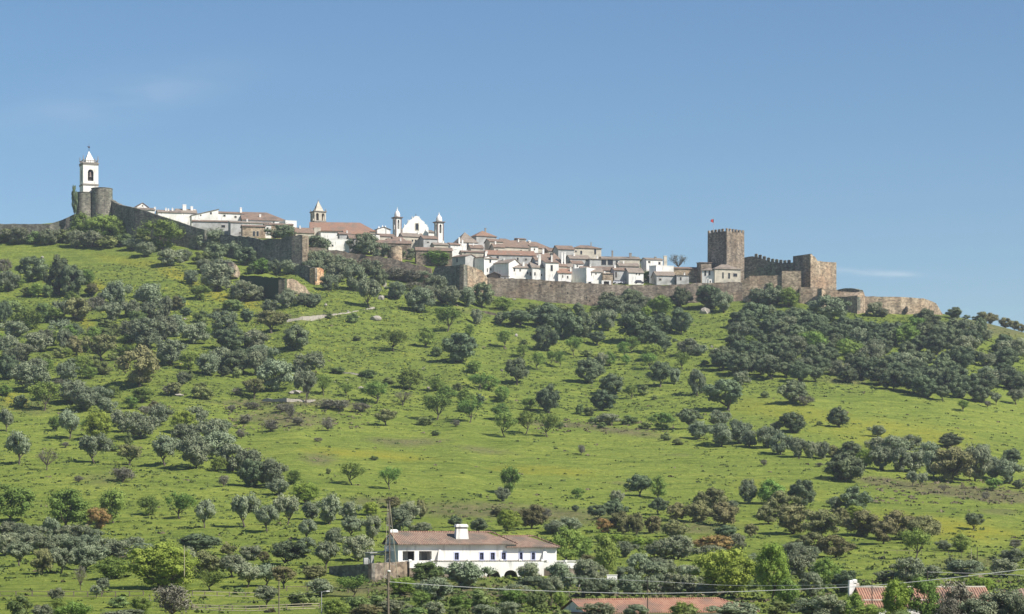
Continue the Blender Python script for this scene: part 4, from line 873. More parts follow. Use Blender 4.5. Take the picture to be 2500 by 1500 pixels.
# terrace with arches in front
ft=Face(1000,383,18,1387); tz=lambda row,l=5: ft.lz(row,l)
tr=empty('terrace',ft.loc(),ft.yaw,'white arcaded terrace in front of the farmhouse','terrace')
Wt=ft.lx(1328); Wr=ft.lx(1420); a0=ft.lx(1146)
m=MB(); top=tz(1371)
m.open_wall(a0,top,.5,[],z0=tz(1387)); 
m.open_wall(Wt-a0,top,.5,[(ft.lx(1188)-a0,ft.lx(1222)-a0,-5,tz(1393),True),(ft.lx(1229)-a0,ft.lx(1265)-a0,-5,tz(1393),True),(ft.lx(1272)-a0,ft.lx(1306)-a0,-5,tz(1393),True)],z0=-5,x0=a0)
m.box(Wt-.5,Wt,.5,6,-5,top-.9)
m.open_wall(Wr-Wt,tz(1374,25),.5,[],z0=tz(1388,25),x0=Wt)
m.build('parapet',M['white'],tr)
m=MB(); m.box(a0+.1,Wt-.51,4.0,4.3,-5,top-1.05); m.build('arcade_back',M['cream'],tr)
m=MB(); m.box(0,Wt-.51,.51,5.2,top-1.05,top-.9); m.build('deck',M['cream'],tr)
m=MB(); 
for x in np.arange(ft.lx(1054),Wt-.4,.27): m.tube([(x,-.08,top+.05),(x,.58,top+.05)],.09,6)
m.build('tile_coping',M['tileg'],tr)
for px in (1002,1055,1145,1225,1270,1325):
    l=ft.lx(px); m=MB(); m.bevbox(l-.25,l+.25,-.06,.56,top-.02,top+.32,.08); m.build('pier',M['white'],tr)
m=MB(); 
for px in (1338,1382,1419): l=ft.lx(px); m.box(l-.2,l+.2,-.03,.5,tz(1374,25)-.02,tz(1369,25)+.1)
m.box(ft.lx(1338),ft.lx(1419),.15,.3,tz(1371,25)-.02,tz(1370,25)+.06); m.build('railing',M['white'],tr)
m=MB(); m.box(0.02,a0,.06,.6,-6,tz(1387)-.01); m.box(Wt+.01,Wr,.06,.6,-6,tz(1388,25)-.01); m.build('base',M['stone'],tr)
# stone yard wall
ribbon('yard_wall','tall shaded rubble stone wall left of the farmhouse terrace','stone wall',[(803,1383,1419,386),(907,1377,1424,373)],'stoneg',seed=51,jag=.04,thick=.6,step=.7,bury=2,group='stone yard walls')
ribbon('yard_wall','sunlit stone wall joining the terrace corner','stone wall',[(907.5,1377,1426,373),(958,1374,1422,379),(1000,1370,1418,384)],'stone',seed=52,jag=.07,thick=.6,step=.7,bury=2,group='stone yard walls')  # sunlit leg in paler stone, the shaded leg painted darker
p=P(893,1374,384); r=empty('cistern',p,R_(18),'small grey-white box tank behind the yard wall','tank'); m=MB(); m.bevbox(-.35,.35,-.3,.3,-1.5,.75,.05); m.build('body',M['greyplaster'],r); m=MB(); m.tube([(.36,0,.5),(.6,0,.5),(.6,0,-1)],.04,6); m.build('pipe',M['metal'],r)
# ---------- barns at the bottom ----------
fb=Face(1430,284,24,1520); r=empty('barn',fb.loc(),fb.yaw,'long barn with bright orange tiled roof at the bottom','barn','barns along the bottom edge')
Wb=fb.lx(1848); Db=7.0; ze=fb.lz(1494,8); zr=fb.lz(1464,4,Db/2); m=MB()
m.hexa([(-.0,0,-6),(Wb,0,-6),(Wb,Db,-6),(0,Db,-6),(0,0,ze-.1),(Wb,0,ze-.1),(Wb,Db,ze-.1),(0,Db,ze-.1)])
m.add([(0,.01,ze-.1),(.3,.01,ze-.1),(.3,Db,ze-.1),(0,Db,ze-.1),(0,Db/2,zr-.16),(.3,Db/2,zr-.16)],[(0,1,5,4),(2,3,4,5),(1,2,5),(3,0,4)]); m.build('wall',M['white'],r)
m=roof_mesh('h',Wb,Db,ze,zr-ze,.25,hipr=1,hipl=0,gface=False); rb=m.build('roof',M['tileo'],r)
m=MB(); m.tube([(-.25,Db/2,zr+.02),(Wb-Db/2,Db/2,zr+.02)],.11,6); m.tube([(Wb-Db/2,Db/2,zr+.02),(Wb+.25,-.25,ze)],.1,6); m.build('ridge_tiles',M['tileo'],rb)
q=MB(); q.box(3,4,-.03,.02,ze-2.3,ze-.5); q.build('door',M['shade'],r)
fb=Face(2113,282,6,1520); r=empty('barn',fb.loc(),fb.yaw,'red-roofed low barn behind the reeds at right','barn','barns along the bottom edge')
Wb=fb.lx(2425); Db=7.6; ze=fb.lz(1480,8); zr=fb.lz(1434,6,Db/2); m=MB(); m.box(0,Wb,0,Db,-6,ze-.1); m.build('wall',M['white'],r)
rb=roof_mesh('g',Wb,Db,ze,zr-ze,.25).build('roof',M['tileo'],r); m=MB(); m.tube([(-.25,Db/2,zr+.02),(Wb+.2,Db/2,zr+.02)],.11,6); m.tube([(-.2,.5,ze+.7),(Wb+.2,.5,ze+.7)],.07,6); m.build('ridge_tiles',M['cream'],rb)
fb=Face(2438,280,6,1520); r=empty('barn',fb.loc(),fb.yaw,'purple-grey roofed barn cut by the right edge','barn','barns along the bottom edge')
Wb=fb.lx(2620); ze=fb.lz(1482,3); zr=fb.lz(1437,3,Db/2); m=MB(); m.box(0,Wb,0,Db,-6,ze-.1); m.build('wall',M['cream'],r); roof_mesh('h',Wb,Db,ze,zr-ze,.25,hipl=1).build('roof',M['tile'],r)
p=P(2080,1450,290); r=empty('chimney_stack',p,R_(10),'white chimney stack with two capped flues by the reeds','chimney'); m=MB(); m.box(-.42,.42,-.3,.3,-3,1.2); m.build('stack',M['white'],r)
for i,(a,b) in enumerate(((-.28,.5),(.15,.42))):
    m=MB(); m.bevbox(a-.12,a+.4,-.32,.32,1.2+i*.1,1.62+i*.12,.1); m.build('cap',M['white'],r)
m=MB(); m.bevbox(.42,.85,-.25,.25,.9,1.3,.08); m.build('cowl',M['cream'],r)
# white wall bits
p=P(1494,1412,375); r=empty('garden_wall',p,R_(8),'short white garden wall among olives right of terrace','wall'); m=MB(); m.box(-.8,.8,-.1,.1,-1,.45); m.build('wall',M['white'],r); m=MB(); m.box(-.88,.88,-.16,.16,.45,.55); m.build('coping',M['white'],r)
p=P(1415,1432,365); r=empty('garden_wall',p,R_(8),'low white kerb wall behind the terrace olives','wall'); m=MB(); m.box(-.55,.55,-.1,.1,-1,.2); m.build('wall',M['white'],r); m=MB(); m.box(-.6,.6,-.15,.15,.2,.28); m.build('coping',M['white'],r)
p=P(1608,1435,350); r=empty('garden_wall',p,R_(8),'pale low wall behind the barn olives','wall'); m=MB(); m.box(-.5,.5,-.1,.1,-1,.35); m.build('wall',M['cream'],r); m=MB(); m.box(-.56,.56,-.15,.15,.35,.43); m.build('coping',M['white'],r)
# ---------- poles, mast, cables ----------
def pole(px,top,bot,w,label,matl='wood',name='utility_pole',Y=None,cat='pole',extra=None,lean=0):
    Y=Y or depth_at(px,min(bot,1499)); a=P(px,bot,Y); h=(bot-top)/F*Y; r=empty(name,a,0,label,cat,'poles and posts'); rr=w/2*Y/F
    m=MB(); m.tube([(0,0,-1.5),(lean/2,0,h/2),(lean,0,h)],[rr*1.15,rr,rr*.8],8); m.build('pole',M[matl],r)
    if extra: extra(r,h,rr)
    return r,h
def top_white(r,h,rr):
    m=MB(); m.lathe([(.1,h),(.2,h+.04),(.22,h+.16),(.1,h+.22)],10,.08,0); m.build('insulator',M['white'],r)
    m=MB(); m.tube([(-1.0,0,h-1.3),(.1,0,h-1.1)],.05,6); m.build('bracket',M['shade'],r)
WP,_=pole(948,1397,1530,5.6,'thick wooden pole with white insulator at the bottom','wood',Y=286,extra=top_white)
def cross(r,h,rr):
    m=MB(); m.box(-.75,.1,-.05,.05,h-1.7,h-1.58); m.build('crossarm',M['shade'],r)
    m=MB(); m.tube([(-.3,0,h-1.58),(-.3,0,h-1.3)],.05,6); m.tube([(-.65,0,h-1.58),(-.65,0,h-1.3)],.05,6); m.build('insulator',M['white'],r)
# tall lattice mast
Ym=368; pm=P(948,1440,Ym); hm=(1440-1222)/F*Ym; r=empty('lattice_mast',pm,0,'tall thin tapering lattice mast in front of the farmhouse corner','mast')
ft3=[(P(935,1456,Ym)-pm),(P(979,1472,Ym-1)-pm),(P(952,1440,Ym+2)-pm)]; tp=Vector((.05,0,hm))
for k in ft3:
    m=MB(); m.tube([k+Vector((0,0,-.3)), k.lerp(tp,.5), tp+Vector(((.12 if k.x>.5 else -.12),0,0))],[.055,.05,.045],6); m.build('leg',M['woodl'],r)
m=MB()
for t in (.2,.36,.5,.62,.74,.86):
    a=[k.lerp(tp,t) for k in ft3]; 
    for i in range(3): m.tube([a[i],a[(i+1)%3]],.022,4)
m.build('brace',M['metal'],r)
m=MB(); m.box(tp.x-1.1,tp.x+.3,-.05,.05,hm-1.75,hm-1.62); m.build('crossarm',M['shade'],r)
m=MB(); m.box(tp.x-.5,tp.x+.5,-.3,.3,hm-.02,hm+.12); m.tube([(tp.x,0,hm+.1),(tp.x+.1,0,hm+2.3)],.02,4); m.build('platform',M['shade'],r)
pole(951,1222,1440,3.2,'dark slim wooden pole inside the lattice mast','wood',Y=367)
pole(681,1418,1530,3.2,'dark wooden pole with pale strip left of centre','wood',Y=292)
def lamp(r,h,rr):
    m=MB(); m.tube([(0,0,h-.1),(.25,0,h+.02),(.7,0,h+.06)],.03,6); m.build('arm',M['metal'],r); m=MB(); m.bevbox(.6,1.0,-.1,.1,h+.0,h+.12,.04); m.build('lamp_head',M['white'],r)
pole(785,1445,1530,2.2,'grey metal street lamp with short arm','metal',name='street_lamp',Y=295,cat='street lamp',extra=lamp)
pole(1581,1412,1530,2.2,'thin dark pole in front of the orange barn','shade',Y=278)
pole(1494,1484,1530,2.6,'short dark post in front of the orange barn','shade',name='post',Y=276,cat='post')
pole(2129,1411,1480,2.2,'thin dark pole crossing the red barn roof','shade',Y=276)
pole(2264,1393,1425,3.0,'short dark pole above the reeds','shade',Y=300)
pole(450,1332,1382,1.8,'thin pale pole beside the large dark olives','woodl',Y=345)
pole(663,1378,1410,2.0,'thin fence pole left of the big dark holm oak','wood',name='post',cat='post')
pole(2386,1335,1365,1.6,'thin dark post in the lower right meadow','shade',name='post',cat='post')
pole(2371,1338,1362,1.4,'pale post in the lower right meadow','woodl',name='post',cat='post')
def cable(label,pts,rad,matl):
    v=[P(a,b,y) for a,b,y in pts]; o=v[0]; m=MB(); q=[]
    for i in range(len(v)-1):
        a=v[max(i-1,0)];b=v[i];c=v[i+1];d=v[min(i+2,len(v)-1)]
        for k in range(6):
            t=k/6; q.append(.5*((2*b)+(-a+c)*t+(2*a-5*b+4*c-d)*t*t+(-a+3*b-3*c+d)*t**3))
    q.append(v[-1]); m.tube([p-o for p in q],rad,5); ob=m.build('cable',M[matl]); ob.location=o; tag(ob,label,'cable','overhead cables')
cable('thick pale cable sagging right from the wooden pole to the frame edge',[(950,1421,286),(1045,1428,284),(1250,1440,281),(1450,1447,278),(1600,1449,276),(1800,1445,273),(2000,1437,270),(2130,1430,268),(2300,1414,265),(2520,1388,262)],.036,'cable')
cable('dark cable dropping left from the wooden pole',[(946,1424,286),(860,1434,288),(785,1444,290),(680,1460,289),(560,1476,288),(430,1492,287)],.028,'cabled')
cable('thin cable behind the big yellow-green trees',[(1380,1410,330),(1600,1420,325),(1800,1430,320),(2072,1428,291)],.022,'cable')
cable('thin cable right of the short dark pole',[(2264,1397,300),(2400,1401,298),(2520,1406,296)],.022,'cable')
# ---------- fences ----------
def fence(label,pts,hpx,step,rails,matl,postw=.07):
    org=G(*pts[0]); r=empty('fence',org,0,label,'fence','wooden post and rail fences'); L_=[];pr=[]
    for (a,b),(c,d) in zip(pts[:-1],pts[1:]):
        n=max(1,int(abs(c-a)/step))
        for i in range(n): pr.append((lerp(a,c,i/n),lerp(b,d,i/n)))
    pr.append(pts[-1]); g=[G(*p) for p in pr]; 
    for p,q in zip(pr,g):
        h=hpx*q.y/F; m=MB(); v=q-org; m.box(v.x-postw,v.x+postw,v.y-postw,v.y+postw,v.z-.3,v.z+h); m.build('post',M['wood'],r)
    for k in rails:
        m=MB()
        for p,q in zip(g[:-1],g[1:]):
            a=p-org;b=q-org; ha=k*hpx*p.y/F; m.hexa([(a.x,a.y-.09,a.z+ha-.04),(b.x,b.y-.09,b.z+ha-.04),(b.x,b.y-.055,b.z+ha-.04),(a.x,a.y-.055,a.z+ha-.04),(a.x,a.y-.09,a.z+ha+.04),(b.x,b.y-.09,b.z+ha+.04),(b.x,b.y-.055,b.z+ha+.04),(a.x,a.y-.055,a.z+ha+.04)])
        m.build('rail',M[matl],r)
fence('post and rail fence across the green field at left',[(-40,1458),(118,1458),(180,1457),(350,1457)],13,32,(.95,.1),'wood')
fence('pale post and rail fence below the small round trees',[(470,1457),(560,1457),(640,1457)],12,30,(.9,.15),'woodl')
fence('pale rail fence nearest the bottom at left of the lamp',[(470,1489),(600,1489),(700,1488),(780,1486)],14,32,(.92,.5,.1),'woodl')
fence('low rail fence between lamp and stone wall',[(700,1448),(800,1446),(900,1450)],12,38,(.9,),'wood')
fence('thin post fence in the lower right meadow',[(2160,1350),(2250,1350),(2380,1360),(2500,1385)],11,28,(.9,),'wood',.035)
fence('garden fence below the terrace arches',[(1190,1455),(1300,1460),(1390,1462)],14,26,(.9,.4),'wood')
# ---------- tree prototypes ----------
ICO_V=None
def _ico():
    import bmesh
    b=bmesh.new(); bmesh.ops.create_icosphere(b, subdivisions=1, radius=1)
    v=np.array([x.co[:] for x in b.verts]); f=np.array([[q.index for q in p.verts] for p in b.faces]); b.free(); return v,f
ICOV,ICOF=_ico()
def crown_mesh(name, seed, matl, z0=.25, ncl=26, rc=.17, nleaf=110, ls=.045, core=.8, elong=1.0, flat=1.0, up=0, airy=False, twig=0):
    rs=np.random.RandomState(seed)
    zc=(z0+1)/2; hz=(1-z0)/2
    C=[]; tries=0
    while len(C)<ncl and tries<4000:
        tries+=1
        d=rs.normal(size=3); d/=np.linalg.norm(d)
        rr=rs.uniform(.45,1)**.6
        ph=math.atan2(d[1],d[0]); lob=1+.22*math.sin(2*ph+seed)+.17*math.sin(3*ph+seed*2.1)
        p=np.array([d[0]*(.5-rc*.8)*rr*lob, d[1]*(.5-rc*.8)*rr*lob, zc+d[2]*(hz-rc*.7/flat)*rr])
        if p[2]<zc: p[:2]*= (1-.25*(zc-p[2])/hz)
        if all(np.linalg.norm((p-q)*[1,1,1.0])>rc*.62 for q in C): C.append(p)
    V=[];Fc=[];n=0
    for p in C:
        r=rc*rs.uniform(.6,1.4)
        if core>0:
            w=1+rs.uniform(-.18,.18,size=(len(ICOV),1)); vv=ICOV*w*r*core*np.array([1,1,.85])+p
            V.append(vv); Fc+= (ICOF+n).tolist(); n+=len(vv)
        k=int(nleaf*rs.uniform(.8,1.2))
        d=rs.normal(size=(k,3)); d/=np.linalg.norm(d,axis=1)[:,None]
        rad=r*(rs.uniform(.75,1.12,size=(k,1)) if not airy else rs.uniform(.2,1.25,size=(k,1)))
        pos=p+d*rad*np.array([1,1,.85]); pos[:,2]+=up*rs.uniform(0,1,size=k)*r
        pos[:,2]=np.maximum(pos[:,2],.01)
        nr=d+rs.normal(size=(k,3))*.45+np.array([0,0,.25]); nr/=np.linalg.norm(nr,axis=1)[:,None]
        t=np.cross(nr, rs.normal(size=(k,3))); t/=np.linalg.norm(t,axis=1)[:,None]
        if elong>1: 
            t=t*.45+np.array([0,0,1])*.8+d*.3; t-=nr*np.sum(t*nr,axis=1)[:,None]; t/=np.linalg.norm(t,axis=1)[:,None]
        b=np.cross(nr,t); s=ls*rs.uniform(.6,1.3,size=(k,1))
        q=np.stack([pos-t*s*elong*.8, pos-b*s*.55, pos+t*s*elong, pos+b*s*.55],axis=1).reshape(-1,3)
        V.append(q); Fc+=(np.arange(k*4).reshape(k,4)+n).tolist(); n+=k*4
    V=np.concatenate(V)
    lo=np.percentile(V,1.5,axis=0); hi=np.percentile(V,98.5,axis=0); c0=(lo+hi)/2; kx=1/max(hi[0]-lo[0],hi[1]-lo[1])
    zt=hi[2]; zl=min(lo[2],z0) if z0>0 else 0
    def nz(A):
        A=np.array(A,float); A[...,0]=(A[...,0]-c0[0])*kx; A[...,1]=(A[...,1]-c0[1])*kx; A[...,2]=A[...,2]/zt; return A
    V=nz(V); C=list(nz(np.array(C)))
    me=bpy.data.meshes.new(name); me.from_pydata(V.tolist(),[],Fc); me.materials.append(M[matl]); me.update()
    return me,C
def trunk_mesh(name, seed, C, z0, m='bark', th=.035, lean=0, nb=6, twigs=0):
    rs=random.Random(seed); mb=MB()
    fork=(lean*.4, rs.uniform(-.03,.03), z0*.75 if z0>.12 else .12)
    mb.tube([(0,0,-.10),(lean*.1,0,.0),(lean*.22+rs.uniform(-.02,.02),rs.uniform(-.02,.02),fork[2]*.5),fork],[th*1.5,th*1.2,th,th*.85],7)
    CC=list(C); rs.shuffle(CC)
    for c in CC[:nb]:
        mid=(lerp(fork[0],c[0],.5)+rs.uniform(-.03,.03), lerp(fork[1],c[1],.5), lerp(fork[2],c[2],.42))
        mb.tube([fork,mid,tuple(c)],[th*.62,th*.38,th*.12],5,cap=False)
        for _ in range(twigs):
            k=rs.uniform(.3,1); s=[lerp(mid[i],c[i],k) for i in range(3)]
            e=[s[0]*1.1+rs.uniform(-.13,.13), s[1]*1.1+rs.uniform(-.13,.13), min(1,s[2]+rs.uniform(.02,.2))]
            mb.tube([s,[(s[i]+e[i])/2+rs.uniform(-.015,.015) for i in range(3)],e],[th*.16,th*.11,th*.06],3,cap=False)
    me=bpy.data.meshes.new(name); me.from_pydata(mb.v,[],mb.f); me.materials.append(M[m]); me.update(); return me
# style letter -> list of (crown mesh, trunk mesh)
STY={}
def proto(key, crown_kw, n, trunk_kw, seed0):
    STY[key]=[]
    for i in range(n):
        c,C=crown_mesh('crown',seed0+i*17,**crown_kw)
        t=trunk_mesh('trunk',seed0+i,C,crown_kw.get('z0',.2),**(trunk_kw(i) if callable(trunk_kw) else trunk_kw))
        STY[key].append((c,t))
proto('O',dict(matl='O',z0=.0,ncl=40,rc=.12,nleaf=120,ls=.028,elong=1.5,up=.8,core=.68),8,dict(nb=4),100)
proto('o',dict(matl='O',z0=.24,ncl=30,rc=.13,nleaf=120,ls=.030,elong=1.5,up=.5,core=.7),5,lambda i:dict(nb=7,th=.032,lean=(-.2,.1,.2,0,.3)[i]),200)
proto('H',dict(matl='H',z0=.0,ncl=44,rc=.125,nleaf=110,ls=.030,core=.80),8,dict(nb=4),300)
proto('h',dict(matl='H',z0=.17,ncl=38,rc=.125,nleaf=110,ls=.030,core=.80),5,lambda i:dict(nb=6,th=.036,lean=(-.2,.15,.1,0,.25)[i]),400)
proto('G',dict(matl='G',z0=.0,ncl=30,rc=.15,nleaf=150,ls=.028,core=.55,airy=True),4,dict(nb=6),500)
proto('g',dict(matl='G',z0=.26,ncl=26,rc=.14,nleaf=120,ls=.027,core=.35,airy=True),5,lambda i:dict(nb=9,th=.026,lean=(.35,-.2,.1,-.35,.2)[i],twigs=2),600)
proto('Y',dict(matl='Y',z0=.0,ncl=70,rc=.115,nleaf=190,ls=.020,core=.6,airy=True),3,dict(nb=8,th=.03),700)
proto('B',dict(matl='B',z0=.03,ncl=36,rc=.13,nleaf=130,ls=.030,core=.75),6,dict(nb=6),800)
proto('b',dict(matl='B',z0=.25,ncl=28,rc=.13,nleaf=110,ls=.030,core=.65),3,dict(nb=9,th=.036,lean=.1,twigs=1),900)
proto('R',dict(matl='R',z0=.0,ncl=26,rc=.14,nleaf=120,ls=.030,core=.65),2,dict(nb=4),1000)
proto('S',dict(matl='S',z0=-.15,ncl=14,rc=.2,nleaf=120,ls=.042,core=.75),4,dict(nb=3,th=.02),1100)
proto('N',dict(matl='N',z0=.05,ncl=24,rc=.16,nleaf=90,ls=.024,core=0,elong=2.2,airy=True,up=.4),3,dict(nb=16,th=.026,m='barkl',twigs=7),1200)
proto('n',dict(matl='N',z0=.3,ncl=20,rc=.16,nleaf=26,ls=.018,core=0,elong=2.5,airy=True,up=.3),3,dict(nb=18,th=.028,m='bark',twigs=10),1300)
SPEC={'O':('olive_tree','grey-green olive tree'),'o':('olive_tree','grey-green olive tree'),'H':('holm_oak','dark round holm oak'),'h':('holm_oak','dark round holm oak'),
 'G':('leafy_tree','fresh green tree'),'g':('leafy_tree','fresh green tree'),'Y':('leafy_tree','bright yellow-green tree'),'B':('oak_tree','brownish oak'),'b':('oak_tree','brownish oak'),
 'R':('orange_bush','orange-brown bush'),'S':('shrub','low green shrub'),'N':('shrub','grey-brown twiggy shrub'),'n':('bare_tree','leafless spreading tree')}
CAT={'olive_tree':'olive tree','holm_oak':'holm oak','leafy_tree':'tree','oak_tree':'oak tree','orange_bush':'bush','shrub':'shrub','bare_tree':'bare tree'}
PLANTS=[]   # (root, px, row, style, w)
prs=random.Random(5)
def plant(px,row,w,h,st,Yf=None):
    g=G(px,row) if Yf is None else P(px,row,Yf); s=g.y/F; cr,tr=prs.choice(STY[st]); name=SPEC[st][0]
    if st in 'OHBGRY': h=max(h,min(w*.84,h*(1.3 if row<1300 else 1.08)))
    if st in 'SN': h=max(h,w*.5)
    W=w*s; Hh=h*s
    r=bpy.data.objects.new(name,None); COL.objects.link(r)
    r.location=(g.x,g.y,g.z-(.0 if st in 'ohgbn' else .02*Hh)); r.rotation_euler=(0,0,prs.uniform(0,6.28) if st not in 'og' else prs.choice([prs.uniform(-.5,.5),math.pi+prs.uniform(-.5,.5)]))
    r.scale=(W*1.06,W*1.06,Hh*1.02); r.empty_display_size=.3
    c=bpy.data.objects.new('crown' if name not in('shrub','orange_bush') else 'foliage',cr); COL.objects.link(c); c.parent=r
    t=bpy.data.objects.new('trunk' if name not in('shrub','orange_bush') else 'stem',tr); COL.objects.link(t); t.parent=r
    PLANTS.append((r,px,row,st,w))
